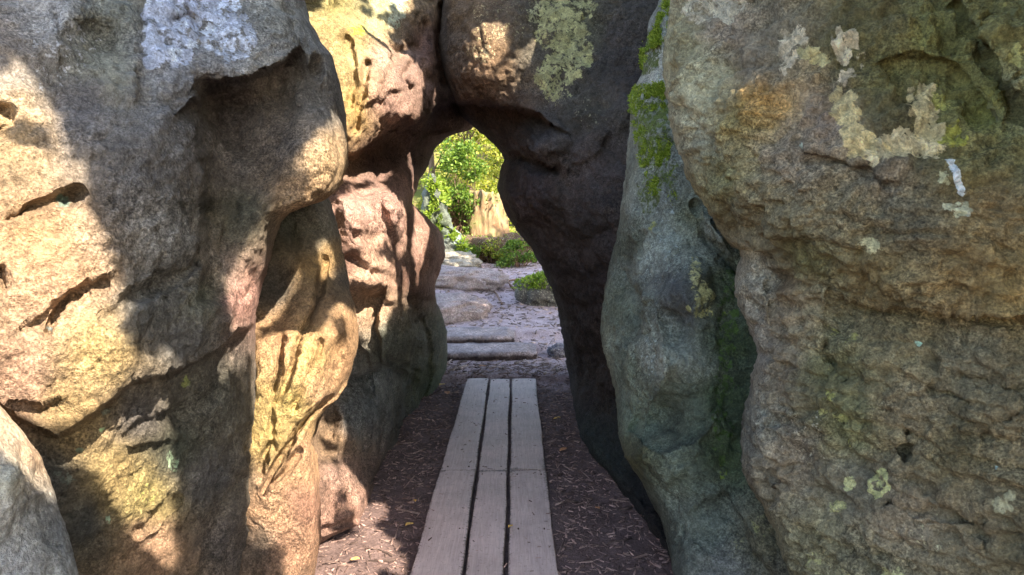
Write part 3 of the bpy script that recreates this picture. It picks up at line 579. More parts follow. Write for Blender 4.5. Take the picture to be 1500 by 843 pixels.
rocks['right'] = Rock(
    left=[(-450, 1040), (-100, 990), (0, 981), (50, 975), (90, 971), (130, 972), (170, 979), (200, 987), (240, 1000), (270, 1012), (300, 1029), (330, 1047), (355, 1066), (368, 1082), (378, 1086), (400, 1078), (430, 1074), (450, 1078),
          (470, 1089), (490, 1099), (520, 1110), (550, 1101), (600, 1090), (650, 1086), (690, 1086), (710, 1095), (735, 1114), (780, 1131), (843, 1151), (1000, 1190), (1400, 1250)],
    right=[(-450, 2150), (1400, 2150)],
    depth=[(985, 90, 2.80), (1000, 200, 2.66), (1060, 60, 2.55), (1080, 250, 2.45), (1120, 120, 2.30), (1160, 250, 2.18), (1140, 330, 2.26), (1250, 50, 2.16), (1300, 150, 2.06), (1300, 300, 2.02), (1420, 250, 1.93), (1450, 50, 2.05), (1500, 150, 1.94), (1220, 380, 2.12), (1120, 350, 2.40), (1350, 400, 1.98), (1500, 400, 1.88), (1100, 400, 2.60), (1090, 550, 2.62),
           (1130, 480, 2.50), (1150, 600, 2.46), (1200, 500, 2.34), (1300, 520, 2.16), (1450, 600, 1.98), (1220, 650, 2.34), (1130, 740, 2.58), (1110, 660, 2.58), (1300, 750, 2.18), (1180, 820, 2.5), (1300, 843, 2.22), (1500, 843, 1.95), (2000, 400, 1.35), (2000, 900, 1.4), (2000, 0, 1.5), (1200, 1200, 2.5), (1500, 1300, 2.0), (1250, -150, 2.6), (1200, -400, 3.6), (1500, -150, 2.3), (1500, -400, 3.3), (2000, -400, 2.6), (1000, -150, 3.2)],
    thick=1.6, round_l=(40, 0.35), warp=4.5, rough=1.0, bed=0.05, bed_dir=(0.25, 0.1, 1.0),
    feats=[('lip', [(1235, 438), (1270, 446), (1310, 455), (1360, 452), (1400, 450), (1440, 460), (1510, 472)], 1, 0.08, 7, 60), ('groove', [(1250, 444), (1310, 456), (1345, 455)], 0.05, 5),
           ('lip', [(1390, -10), (1410, 30), (1445, 78), (1460, 120), (1510, 170)], -1, -0.08, 12, 120), ('groove', [(1400, 10), (1445, 80), (1462, 125), (1510, 168)], 0.05, 6),
           ('lip', [(1305, 85), (1340, 74), (1380, 82), (1420, 105), (1450, 145)], 1, 0.05, 9, 50), ('groove', [(1208, 506), (1222, 540), (1236, 562)], 0.06, 5), ('groove', [(1328, 622), (1322, 655), (1322, 672)], 0.06, 4), ('groove', [(1150, 440), (1190, 455), (1235, 470)], 0.03, 7),
           ('groove', [(1440, 640), (1450, 620), (1500, 600)], 0.03, 6), ('groove', [(1410, 552), (1450, 560), (1500, 575)], 0.04, 6), ('groove', [(1360, 570), (1420, 595)], 0.03, 7), ('bump', 1128, 695, 10, 10, 0, -0.07), ('bump', 1108, 620, 14, 24, 0, 0.05), ('bump', 1092, 484, 8, 8, 0, -0.08),
           ('lip', [(1090, 380), (1110, 430), (1120, 480), (1118, 540), (1104, 600)], -1, 0.05, 16, 60), ('bump', 1130, 260, 70, 60, 10, 0.04), ('groove', [(1300, 740), (1380, 752), (1440, 765)], 0.03, 8), ('groove', [(1330, 700), (1400, 750), (1440, 790)], 0.03, 8),
           ('lip', [(1080, 300), (1150, 340), (1250, 390), (1320, 420)], 1, 0.05, 20, 70), ('lip', [(1180, 215), (1240, 225), (1300, 260)], 1, 0.03, 10, 40)],
    tints=[(1000, 60, (182, 177, 133)), (1030, 130, (189, 185, 146)), (1010, 200, (169, 165, 133)), (1060, 40, (162, 146, 122)), (1090, 170, (167, 152, 87)), (1100, 90, (151, 138, 113)), (1105, 150, (200, 152, 73)), (1150, 60, (133, 125, 103)), (1200, 180, (151, 136, 118)), (1160, 230, (143, 131, 109)), (1060, 260, (143, 136, 87)), (1110, 300, (128, 117, 83)),
           (1240, 60, (114, 109, 64)), (1300, 30, (109, 103, 64)), (1310, 110, (116, 115, 64)), (1370, 60, (128, 129, 66)), (1400, 120, (136, 136, 73)), (1340, 160, (91, 89, 62)), (1440, 150, (143, 144, 66)), (1470, 40, (131, 129, 75)), (1480, 130, (149, 146, 99)), (1440, 220, (120, 115, 69)), (1300, 260, (136, 125, 103)), (1220, 320, (140, 129, 95)), (1350, 330, (114, 106, 81)), (1450, 310, (153, 131, 85)),
           (1180, 390, (128, 125, 78)), (1280, 400, (143, 127, 81)), (1400, 410, (147, 125, 78)), (1480, 430, (173, 146, 85)), (1100, 420, (169, 163, 140)), (1100, 520, (164, 159, 143)), (1140, 440, (147, 129, 99)), (1150, 540, (147, 131, 101)), (1220, 540, (131, 129, 83)), (1300, 500, (131, 121, 85)), (1420, 530, (133, 125, 95)), (1240, 620, (126, 127, 83)), (1160, 660, (151, 138, 113)), (1098, 620, (128, 127, 111)),
           (1330, 600, (138, 125, 93)), (1400, 660, (118, 109, 75)), (1480, 620, (143, 129, 93)), (1250, 720, (138, 131, 106)), (1330, 760, (149, 134, 106)), (1200, 800, (151, 144, 106)), (1420, 780, (138, 125, 93)), (1480, 800, (114, 106, 77)), (1300, 830, (136, 129, 97))],
    lichens=[('e', 1150, 75, 14, 32, 0.85, (219, 203, 170)), ('e', 1162, 52, 20, 16, 0.85, (219, 206, 174)), ('e', 1192, 78, 18, 16, 0.8, (210, 199, 143)), ('e', 1234, 60, 24, 22, 0.9, (221, 206, 170)), ('e', 1240, 108, 12, 14, 0.75, (219, 203, 170)), ('e', 1020, 10, 20, 20, 0.55, (219, 208, 179)), ('e', 1062, 8, 30, 22, 0.7, (219, 208, 179)), ('e', 1262, 88, 10, 8, 0.5, (212, 201, 168)),
             ('l', [(1232, 140), (1242, 175), (1262, 212), (1285, 222)], 22, 0.82, (215, 199, 147)), ('l', [(1275, 228), (1310, 208), (1345, 200), (1370, 212)], 20, 0.82, (219, 206, 163)), ('l', [(1350, 130), (1362, 165), (1368, 200)], 26, 0.85, (215, 201, 152)), ('e', 1375, 140, 18, 22, 0.7, (199, 197, 112)), ('e', 1400, 195, 22, 16, 0.62, (168, 168, 78)),
             ('l', [(1393, 230), (1400, 250), (1411, 275)], 8, 1.0, (230, 240, 240)), ('e', 1382, 258, 10, 14, 0.6, (201, 199, 156)), ('e', 1405, 303, 17, 15, 0.68, (219, 217, 179)), ('e', 1420, 318, 4, 4, 0.9, (235, 237, 212)), ('e', 1276, 358, 17, 11, 0.8, (210, 203, 156)), ('e', 1494, 78, 12, 18, 0.7, (197, 194, 123)),
             ('e', 1222, 580, 12, 8, 0.6, (185, 183, 107)), ('e', 1236, 612, 14, 11, 0.75, (197, 194, 123)), ('e', 1206, 602, 7, 6, 0.65, (192, 190, 123)), ('r', 1284, 710, 15, 19, 1.25, (206, 206, 143)), ('e', 1244, 708, 8, 11, 1.0, (208, 208, 150)), ('e', 1224, 744, 14, 10, 0.85, (210, 208, 145)), ('e', 1474, 737, 14, 13, 0.7, (197, 192, 152)),
             ('e', 1236, 838, 16, 10, 0.8, (219, 212, 168)), ('e', 1308, 838, 20, 11, 0.8, (201, 199, 145)), ('e', 1222, 484, 8, 7, 0.55, (179, 176, 107)), ('e', 1250, 495, 10, 9, 0.5, (179, 176, 107)), ('e', 1240, 640, 8, 20, 0.45, (190, 190, 107)), ('e', 1186, 828, 10, 22, 0.5, (190, 188, 134)), ('e', 1370, 780, 40, 30, 0.26, (212, 206, 168)), ('e', 1175, 640, 40, 50, 0.2, (212, 206, 179)), ('e', 1461, 684, 3, 3, 1.0, (176, 200, 190)), ('e', 1346, 503, 5, 4, 0.8, (190, 235, 212)), ('e', 1175, 217, 5, 6, 0.8, (201, 212, 190))], seed=7)

def add_rock(key, name, rows, ncol, label, cat, focus=None):
    o = rocks[key].build(name, rows, ncol, focus)
    tag(o, label, cat); return o

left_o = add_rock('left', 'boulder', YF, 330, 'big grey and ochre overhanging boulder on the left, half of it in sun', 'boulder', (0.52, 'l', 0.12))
add_rock('front', 'boulder', axis(440, 1800, 440, 855, 3.5, 80), 150, 'pale grey rock corner lowest in the left foreground', 'boulder', (0.75, 'l', 0.12))
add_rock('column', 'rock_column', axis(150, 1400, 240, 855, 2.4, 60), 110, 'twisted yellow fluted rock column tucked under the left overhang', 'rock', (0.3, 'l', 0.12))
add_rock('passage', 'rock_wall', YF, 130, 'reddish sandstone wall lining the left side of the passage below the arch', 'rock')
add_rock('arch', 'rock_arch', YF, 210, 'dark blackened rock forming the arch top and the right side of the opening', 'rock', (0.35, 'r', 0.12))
slab_o = add_rock('slab', 'rock_slab', axis(-200, 1300, -12, 855, 2.6, 60), 120, 'bluish green upright slab with bright moss between the dark arch and the right boulder', 'rock', (0.35, 'r', 0.12))
add_rock('right', 'boulder', YF, 280, 'huge brown boulder on the right with crusty pale lichen patches', 'boulder', (0.52, 'r', 0.12))

# moss cushions on the slab's upper edge
MOSS = leaf_material('moss', (84, 110, 36), (130, 154, 56), (172, 188, 92), 0.35)
def moss_mesh(rock, zones, n, blade):
    V = []; Fc = []
    for (poly, cnt) in zones:
        poly = np.array(poly, float); lo = poly.min(0); hi = poly.max(0)
        pts = RNG.uniform(lo, hi, (cnt * 4, 2)); pts = pts[inside(pts[:, 0], pts[:, 1], poly)]
        cl = fbm(np.stack([pts[:, 0] / 14, pts[:, 1] / 20, pts[:, 0] * 0], 1), 1.0, 3)
        pts = pts[cl > -0.06][:cnt]
        P = rock.surface(pts[:, 0], pts[:, 1]); Px = rock.surface(pts[:, 0] + 2, pts[:, 1]); Py = rock.surface(pts[:, 0], pts[:, 1] + 2)
        nr = np.cross(Px - P, Py - P); nr /= np.linalg.norm(nr, axis=1)[:, None]
        nr *= np.sign((nr * (np.array([0, 0, CAMZ]) - P)).sum(1))[:, None]
        for p, q in zip(P, nr):
            for _ in range(3):
                d = q * 0.9 + RNG.normal(size=3) * 0.55 + np.array([0, 0, 0.15]); d /= np.linalg.norm(d)
                s = np.cross(d, RNG.normal(size=3)); s /= np.linalg.norm(s)
                L = blade * RNG.uniform(0.6, 1.5); w = L * 0.22
                b = p + RNG.normal(size=3) * 0.006 - q * 0.01
                k = len(V); V += [b - s * w, b + s * w, b + d * L * 0.7 + s * w * 0.7, b + d * L]
                Fc.append([k, k + 1, k + 2, k + 3])
    return np.array(V), np.array(Fc)
mv, mf = moss_mesh(rocks['slab'], [([(926, 128), (972, 120), (975, 190), (988, 240), (1000, 270), (985, 275), (975, 240), (962, 270), (945, 262), (936, 230), (928, 190)], 9000),
    ([(921, 140), (930, 130), (934, 180), (925, 190)], 500), ([(936, 240), (960, 250), (966, 285), (950, 285)], 600), ([(975, 270), (990, 270), (992, 300), (980, 300)], 240)], 0, 0.012)
mo = mesh_obj('moss', mv, mf, MOSS, parent=slab_o, smooth_shade=False); mo['kind'] = 'stuff'
mo.location = -slab_o.location
mv, mf = moss_mesh(rocks['slab'], [([(940, 60), (958, 45), (966, 10), (985, -15), (1000, -10), (985, 30), (972, 60), (950, 72), (944, 100), (938, 100)], 5000)], 0, 0.013)
mo = mesh_obj('moss', mv, mf, MOSS, parent=slab_o, smooth_shade=False); mo['kind'] = 'stuff'; mo.location = -slab_o.location

# ================================================================== GROUND
def ground_z(x, y):
    x = np.asarray(x, float); y = np.asarray(y, float)
    z = -0.045 + 0 * x
    z = z + 0.06 * smooth((y - 6.99 + 0.03 * np.sin(x * 7)) / 0.10)
    z = z + 0.07 * smooth((y - 8.0) / 0.25) + 0.09 * smooth((y - 8.55) / 0.3)
    z = z + 0.42 * smooth((y - 8.6) / 6.0) * (y > 8)
    z = z + 0.10 * np.clip((y - 14.6), 0, 3)
    z = z + 0.42 * np.clip(y - 17.5, 0, 22)                       # wooded slope beyond
    z = z + 0.10 * np.clip(-x - 0.2, 0, 2.0) * smooth((y - 9) / 2.5) * (y < 40)
    far = np.hypot(x, y - 20)
    z = z - 0.10 * np.clip(far - 60, 0, 60)
    P = np.stack([x.ravel(), y.ravel(), 0 * x.ravel()], 1)
    n = (0.020 * fbm(P, 1.6, 3) + 0.010 * fbm(P, 6.0, 4, 0.6)).reshape(x.shape)
    n = n + (0.05 * fbm(P, 0.9, 4, 0.6)).reshape(x.shape) * smooth((y - 8.5) / 2)
    return z + n

gx = np.concatenate([-np.geomspace(220, 2.7, 34), np.arange(-2.6, 2.61, 0.03), np.geomspace(2.7, 220, 34)])
gy = np.concatenate([-np.geomspace(220, 1.2, 24), np.arange(-1.1, 1.9, 0.12), np.arange(1.95, 10.0, 0.03), np.arange(10.0, 24, 0.09), np.geomspace(24.2, 260, 40)])
GX, GY = np.meshgrid(gx, gy)
GZ = ground_z(GX, GY)
idx = np.arange(GX.size).reshape(GX.shape)
gf = np.stack([idx[:-1, :-1], idx[:-1, 1:], idx[1:, 1:], idx[1:, :-1]], -1).reshape(-1, 4)

def soil_material():
    m, nt = new_mat('forest_soil'); n = N(nt)
    tc = n('ShaderNodeTexCoord').outputs['Object']
    xyz = n('ShaderNodeSeparateXYZ', {0: tc})
    a = n('ShaderNodeTexNoise', {'Vector': tc, 'Scale': 7.0, 'Detail': 9.0, 'Roughness': 0.7}).outputs[0]
    f = n('ShaderNodeTexNoise', {'Vector': tc, 'Scale': 75.0, 'Detail': 5.0, 'Roughness': 0.75}).outputs[0]
    dark = n.ramp(a, [(0.3, tuple(lin((72, 58, 55)))), (0.7, tuple(lin((116, 96, 90))))])
    pale = n.ramp(a, [(0.3, tuple(lin((146, 126, 124)))), (0.7, tuple(lin((194, 172, 168))))])
    edge = n.math('ADD', xyz.outputs['Y'], n.math('MULTIPLY', n.math('SUBTRACT', a, 0.5), 1.4))
    c = n.mix(n.ramp(n.math('MULTIPLY', n.math('SUBTRACT', edge, 6.6), 0.9, True), [(0.0, 0.0), (1.0, 1.0)]), dark, pale)
    green = n.ramp(n('ShaderNodeTexNoise', {'Vector': tc, 'Scale': 0.9, 'Detail': 8.0, 'Roughness': 0.7}).outputs[0], [(0.35, tuple(lin((86, 96, 40)))), (0.65, tuple(lin((120, 104, 66))))])
    c = n.mix(n.ramp(n.math('MULTIPLY', n.math('SUBTRACT', edge, 15.0), 0.5, True), [(0.0, 0.0), (1.0, 1.0)]), c, green)
    c = n.mix(1.0, c, n.ramp(f, [(0.28, 0.45), (0.5, 1.0), (0.72, 1.5)]), 'MULTIPLY')
    h = n.math('ADD', a, n.math('MULTIPLY', f, 0.5))
    bp = n('ShaderNodeBump', {'Height': h, 'Strength': 0.9, 'Distance': 0.02}).outputs[0]
    b = n('ShaderNodeBsdfPrincipled', {'Base Color': c, 'Roughness': 0.95, 'Normal': bp})
    b.inputs['Specular IOR Level'].default_value = 0.2
    n('ShaderNodeOutputMaterial', {'Surface': b.outputs[0]})
    return m
gr = mesh_obj('ground', np.stack([GX, GY, GZ], -1).reshape(-1, 3), gf, soil_material())
tag(gr, 'dark forest soil of the passage turning to a pale trodden path', 'ground', kind='structure')

# ------------------------------------------------------------------ boardwalk
def plank_material():
    m, nt = new_mat('weathered_plank'); n = N(nt)
    tc = n('ShaderNodeTexCoord').outputs['Object']
    oi = n('ShaderNodeObjectInfo').outputs['Random']
    off = n('ShaderNodeCombineXYZ', {0: n.math('MULTIPLY', oi, 31.0), 1: n.math('MULTIPLY', oi, 17.0)}).outputs[0]
    co = n('ShaderNodeVectorMath', {0: tc, 1: off}, operation='ADD').outputs[0]
    mp = n('ShaderNodeMapping', {'Vector': co, 'Scale': (1.0, 0.05, 1.0)}).outputs[0]
    g1 = n('ShaderNodeTexNoise', {'Vector': mp, 'Scale': 55.0, 'Detail': 6.0, 'Roughness': 0.7, 'Distortion': 0.4}).outputs[0]
    g2 = n('ShaderNodeTexNoise', {'Vector': mp, 'Scale': 190.0, 'Detail': 3.0}).outputs[0]
    st = n('ShaderNodeTexNoise', {'Vector': co, 'Scale': 3.5, 'Detail': 8.0, 'Roughness': 0.65}).outputs[0]
    sp = n('ShaderNodeTexNoise', {'Vector': co, 'Scale': 60.0, 'Detail': 5.0, 'Roughness': 0.75}).outputs[0]
    c = n.ramp(g1, [(0.3, tuple(lin((178, 156, 147)))), (0.7, tuple(lin((200, 179, 168))))])
    c = n.mix(1.0, c, n.ramp(g2, [(0.3, 0.88), (0.7, 1.1)]), 'MULTIPLY')
    c = n.mix(1.0, c, n.ramp(st, [(0.3, 0.75), (0.7, 1.15)]), 'MULTIPLY')
    c = n.mix(n.ramp(sp, [(0.58, 0.0), (0.70, 0.8)]), c, tuple(lin((70, 58, 54))))
    # damp dirt creeping in from the board's edges (own coordinates of the board)
    ex = n('ShaderNodeAttribute', attribute_name='edge').outputs['Fac']
    dirt = n.math('ADD', ex, n.math('MULTIPLY', n.math('SUBTRACT', sp, 0.5), 1.3))
    c = n.mix(n.ramp(dirt, [(0.80, 0.0), (1.0, 0.75)]), c, tuple(lin((62, 54, 50))))
    h = n.math('ADD', n.math('MULTIPLY', g1, 0.7), n.math('MULTIPLY', g2, 0.4))
    bp = n('ShaderNodeBump', {'Height': h, 'Strength': 0.6, 'Distance': 0.004}).outputs[0]
    b = n('ShaderNodeBsdfPrincipled', {'Base Color': c, 'Roughness': n.ramp(st, [(0.3, 0.55), (0.7, 0.8)]), 'Normal': bp})
    n('ShaderNodeOutputMaterial', {'Surface': b.outputs[0]})
    return m
PLANK = plank_material()
NAIL = plain_material('rusty_iron', (60, 46, 40), (96, 74, 60), 40, 0.6, 0.001)
walk = empty('boardwalk', (0, 4.5, 0))
tag(walk, 'grey weathered plank boardwalk running through the passage', 'boardwalk')
def plank(x0a, x1a, x0b, x1b, y0, y1, seed, dirt_side):
    rg = np.random.default_rng(seed)
    ny = 60; ys = np.linspace(y0, y1, ny); t = (ys - y0) / (y1 - y0)
    prof = [(0.0, -0.05), (0.0, -0.006), (0.02, 0.0), (0.16, 0.0018), (0.33, 0.0026), (0.5, 0.003), (0.67, 0.0026), (0.84, 0.0018), (0.98, 0.0), (1.0, -0.006), (1.0, -0.05)]
    V = []; E = []
    for i, (y, tt) in enumerate(zip(ys, t)):
        l = x0a + (x0b - x0a) * tt; r = x1a + (x1b - x1a) * tt
        wl = 0.0028 * math.sin(y * 5.1 + seed) + rg.normal() * 0.0012; wr = 0.0028 * math.sin(y * 4.3 + seed * 2) + rg.normal() * 0.0012
        bow = 0.004 * math.sin(tt * math.pi * 1.5 + seed) + rg.normal() * 0.0003
        ye = y + (0.004 * rg.normal() if i in (0, ny - 1) else 0)
        for (u, z) in prof:
            V.append((l + wl + (r + wr - l - wl) * u, ye, z + bow * (1 if z > -0.02 else 0.3)))
            e = abs(u - 0.5) * 2
            e = max(e ** 3, 1.0 * max(0, 1 - min(y - y0, y1 - y) / 0.045))
            if dirt_side and (u - 0.5) * dirt_side > 0: e = min(1.0, abs(u - 0.5) * 2) ** 1.3 * (0.75 + 0.3 * math.sin(y * 3 + 1))
            E.append(e)
    np_ = len(prof); id_ = np.arange(len(V)).reshape(ny, np_)
    fs = []
    for i in range(ny - 1):
        for j in range(np_): k = (j + 1) % np_; fs.append([int(id_[i, j]), int(id_[i, k]), int(id_[i + 1, k]), int(id_[i + 1, j])])
    fs.append([int(v) for v in id_[0][::-1]]); fs.append([int(v) for v in id_[-1]])
    V = np.array(V); org = np.array([(x0a + x1a) / 2, (y0 + y1) / 2, 0])
    o = mesh_obj('plank', V - org, fs, PLANK, attrs={'edge': ('FLOAT', np.array(E))}, smooth_shade=False)
    o.location = org - np.array([0, 4.5, 0]); o.parent = walk
    return o
J = 4.46
lanes = [((-0.457, -0.226), (-0.432, -0.226), 0), ((-0.208, -0.036), (-0.206, -0.020), 0), ((-0.015, 0.206), (0.000, 0.226), 1)]
def at_y(l, y):
    t = (y - 3.27) / (6.98 - 3.27); return l[0][0] + (l[1][0] - l[0][0]) * t, l[0][1] + (l[1][1] - l[0][1]) * t
sd = 3
for l in lanes:
    for (y0, y1) in ((1.7, J - 0.009), (J + 0.009, 6.98)):
        if l[2] == 1: y0, y1 = (y0, J + 0.015) if y0 < 2 else (J + 0.023, 6.98)
        a = at_y(l, y0); b = at_y(l, y1)
        plank(a[0], a[1], b[0], b[1], y0, y1, sd, l[2]); sd += 1
for l in lanes:
    for yn in (J - 0.06, J + 0.075, 6.9, 3.62):
        for u in (0.18, 0.82):
            a = at_y(l, yn); x = a[0] + (a[1] - a[0]) * u + random.uniform(-.008, .008); k = 10; r = 0.0045
            V = [(x + r * math.cos(i / k * 6.283), yn - 4.5 + r * math.sin(i / k * 6.283), z) for z in (-0.004, 0.0045) for i in range(k)]
            fs = [[i, (i + 1) % k, k + (i + 1) % k, k + i] for i in range(k)] + [[k + i for i in range(k)]]
            no = mesh_obj('nail', np.array(V), fs, NAIL, smooth_shade=False); no.parent = walk
for yb in (2.2, J, 6.7):
    V = [(x, yb - 4.5 + y, z) for z in (-0.12, -0.054) for y in (-0.05, 0.05) for x in (-0.42, 0.2)]
    bo = mesh_obj('bearer', np.array(V), [[0, 1, 3, 2], [4, 6, 7, 5], [0, 4, 5, 1], [2, 3, 7, 6], [0, 2, 6, 4], [1, 5, 7, 3]], PLANK, smooth_shade=False,
                  attrs={'edge': ('FLOAT', np.zeros(8))}); bo.parent = walk

# ------------------------------------------------------------------ litter
def free_of_boards(x, y): return (x < -0.47) | (x > 0.225) | (y > 7.02)
def chips(name, n, x0, x1, y0, y1, lmin, lmax, mat, label, cat, dens=None, thin=1.0):
    V = []; Fc = []
    x = RNG.uniform(x0, x1, n); y = RNG.uniform(y0, y1, n)
    ok = free_of_boards(x, y); x = x[ok]; y = y[ok]
    if dens is not None: k = dens(x, y); x = x[k]; y = y[k]
    z = ground_z(x, y)
    for a, b, c in zip(x, y, z):
        L = RNG.uniform(lmin, lmax); w = L * RNG.uniform(0.08, 0.3) * thin; h = w * RNG.uniform(0.25, 0.8)
        th = RNG.uniform(0, math.pi); tilt = RNG.normal() * 0.22
        ex = np.array([math.cos(th) * math.cos(tilt), math.sin(th) * math.cos(tilt), math.sin(tilt)]); ey = np.array([-math.sin(th), math.cos(th), RNG.normal() * 0.2]); ez = np.cross(ex, ey)
        p = np.array([a, b, c + h * 0.4 + abs(tilt) * L * 0.2]); k = len(V)
        for sz in (-1, 1):
            for (sx, sy) in ((-1, -0.6), (1, -0.4), (0.9, 0.5), (-0.9, 0.7)):
                V.append(p + ex * L / 2 * sx + ey * w / 2 * sy + ez * h / 2 * sz)
        Fc += [[k + 4, k + 5, k + 6, k + 7], [k, k + 1, k + 5, k + 4], [k + 1, k + 2, k + 6, k + 5], [k + 2, k + 3, k + 7, k + 6], [k + 3, k, k + 4, k + 7]]
    o = mesh_obj(name, np.array(V), np.array(Fc), mat, smooth_shade=False)
    tag(o, label, cat, kind='stuff')
CHIP = plain_material('bark_chip', (84, 64, 58), (150, 124, 112), 18, 0.9, 0.004, island=True)
TWIGM = plain_material('twig_brown', (92, 74, 66), (146, 122, 110), 18, 0.9, 0.004, island=True)
PALECHIP = plain_material('pale_twig', (112, 94, 86), (176, 156, 144), 18, 0.9, 0.004, island=True)
chips('wood_chips', 15000, -1.15, 0.95, 2.9, 7.6, 0.010, 0.045, CHIP, 'dark bark chips strewn on the soil either side of the boards', 'wood chips')
chips('twigs', 520, -1.1, 0.95, 2.9, 8.0, 0.05, 0.15, TWIGM, 'short pale twigs lying on the soil beside the boards', 'twigs', thin=0.35)
chips('needle_litter', 4200, -1.3, 1.6, 7.1, 14.5, 0.02, 0.10, PALECHIP, 'pale needles and twigs scattered over the trodden path', 'litter')

chips('bark_pieces', 260, -1.1, 0.95, 2.9, 7.2, 0.03, 0.09, CHIP, 'larger bark pieces among the chips on the dark soil', 'bark')
# crumbs trodden on to the boards
_free = free_of_boards; _gz = ground_z
free_of_boards = lambda x, y: (x > -0.45) & (x < 0.21) & (y < 6.95)
ground_z = lambda x, y: 0.004 + 0 * np.asarray(x, float)
chips('board_crumbs', 240, -0.46, 0.22, 3.0, 6.98, 0.006, 0.028, CHIP, 'small dark crumbs of bark trodden on to the boards', 'crumbs')
free_of_boards = _free; ground_z = _gz
# a few autumn leaves, each lying on its own
LEAFY = plain_material('yellow_leaf', (196, 150, 70), (222, 186, 110), 60, 0.7, 0.001)
LEAFB = plain_material('brown_leaf', (150, 96, 60), (190, 140, 96), 60, 0.7, 0.001)
def fallen_leaf(px, py, z, L, mat, label, lift=0.006):
    p = ground_pt(px, py, z)
    if z == 0: zz = 0.006
    else: zz = float(ground_z(np.array([p[0]]), np.array([p[1]]))[0]) + 0.014
    V = []; n = 9
    for i in range(n + 1):
        t = i / n; w = 0.30 * L * math.sin(math.pi * t ** 0.85) ** 0.8
        for s in (-1, -0.5, 0, 0.5, 1):
            V.append(((t - 0.5) * L, s * w, lift + 0.006 * abs(s) + 0.01 * math.sin(t * 5) * L * 5))
    fs = []
    for i in range(n):
        for j in range(4): a = i * 5 + j; fs.append([a, a + 1, a + 6, a + 5])
    o = mesh_obj('fallen_leaf', np.array(V), fs, mat)
    o.location = (p[0], p[1], zz); o.rotation_euler = (0, 0, random.uniform(0, 6))
    m = o.modifiers.new('thickness', 'SOLIDIFY'); m.thickness = 0.0006
    tag(o, label, 'leaf', 'autumn leaves lying in the passage')
fallen_leaf(748, 775, 0, 0.034, LEAFY, 'small yellow leaf lying on the right-hand board')
fallen_leaf(600, 775, -0.05, 0.05, LEAFY, 'yellow leaf on dark soil left of the boards, nearest of them')
fallen_leaf(608, 742, -0.05, 0.035, LEAFY, 'small yellow leaf on dark soil left of the board joint')
fallen_leaf(655, 580, -0.05, 0.085, LEAFB, 'orange brown leaf beside the far left end of the boards')
fallen_leaf(648, 568, -0.05, 0.09, LEAFY, 'yellow leaf at the foot of the passage wall near the far board end')
fallen_leaf(816, 617, -0.05, 0.06, LEAFY, 'yellow leaf on the soil right of the boards, farthest on that side')
fallen_leaf(825, 664, -0.05, 0.07, LEAFB, 'tan leaf among twigs right of the boards')
fallen_leaf(875, 752, -0.05, 0.035, LEAFB, 'orange leaf on the soil near the foot of the green slab')
fallen_leaf(520, 828, -0.05, 0.045, LEAFY, 'yellow leaf in the sunlit patch below the fluted column')
fallen_leaf(707, 540, 0.01, 0.08, LEAFB, 'brown leaf on the pale path just beyond the boards')

# ================================================================== BEYOND THE ARCH
def set_colours(n, tint, lw=None, lcol=(190, 190, 160)):
    t = np.tile(lin(tint), (n, 1)) if np.ndim(tint) == 1 else tint
    return {'tint': ('FLOAT_COLOR', t), 'lichen': ('FLOAT', np.zeros(n) if lw is None else lw), 'lichen_tint': ('FLOAT_COLOR', np.tile(lin(lcol), (n, 1)))}

def boulder_mesh(size, seed, sub=5, amp=0.18, flat=0.0):
    import bmesh
    bm = bmesh.new(); bmesh.ops.create_icosphere(bm, subdivisions=sub, radius=1.0)
    V = np.array([v.co[:] for v in bm.verts]); fs = [[v.index for v in f.verts] for f in bm.faces]; bm.free()
    s = np.sign(V) * np.abs(V) ** 0.75; s /= np.linalg.norm(s, axis=1)[:, None] ** 0.6
    r = 1 + amp * 2.2 * fbm(V + seed * 5.1, 1.3, 3) + amp * 0.7 * fbm(V + seed * 3.3, 4.0, 4, 0.6)
    return s * r[:, None] * np.array(size) , fs

def small_rock(name, px, py, z, size, seed, tint, label, cat='rock', rz=0.0, moss=None, sink=0.3):
    p = ground_pt(px, py, z)
    V, fs = boulder_mesh(size, seed)
    o = mesh_obj(name, V, fs, ROCK, attrs=set_colours(len(V), tint, 0.25 * np.ones(len(V))))
    gz = float(ground_z(np.array([p[0]]), np.array([p[1]]))[0])
    o.location = (p[0], p[1], gz + size[2] * (1 - sink) - size[2] * 0.2); o.rotation_euler = (0, 0, rz)
    tag(o, label, cat)
    if moss:
        k = 0; MV = []; MF = []
        up = V[(V[:, 2] > size[2] * 0.25)]
        up = up[fbm(up / max(size), 3.0, 3) > -0.1]
        for _ in range(moss):
            b = up[RNG.integers(len(up))] + RNG.normal(size=3) * 0.012
            for _ in range(3):
                d = b / np.array(size) + RNG.normal(size=3) * 0.5; d /= np.linalg.norm(d)
                s = np.cross(d, RNG.normal(size=3)); s /= np.linalg.norm(s); L = RNG.uniform(0.02, 0.05)
                MV += [b - s * L * .25, b + s * L * .25, b + d * L * .7 + s * L * .2, b + d * L]; MF.append([k, k + 1, k + 2, k + 3]); k += 4
        mo = mesh_obj('moss', np.array(MV), np.array(MF), MOSS, parent=o, smooth_shade=False); mo['kind'] = 'stuff'
    return o

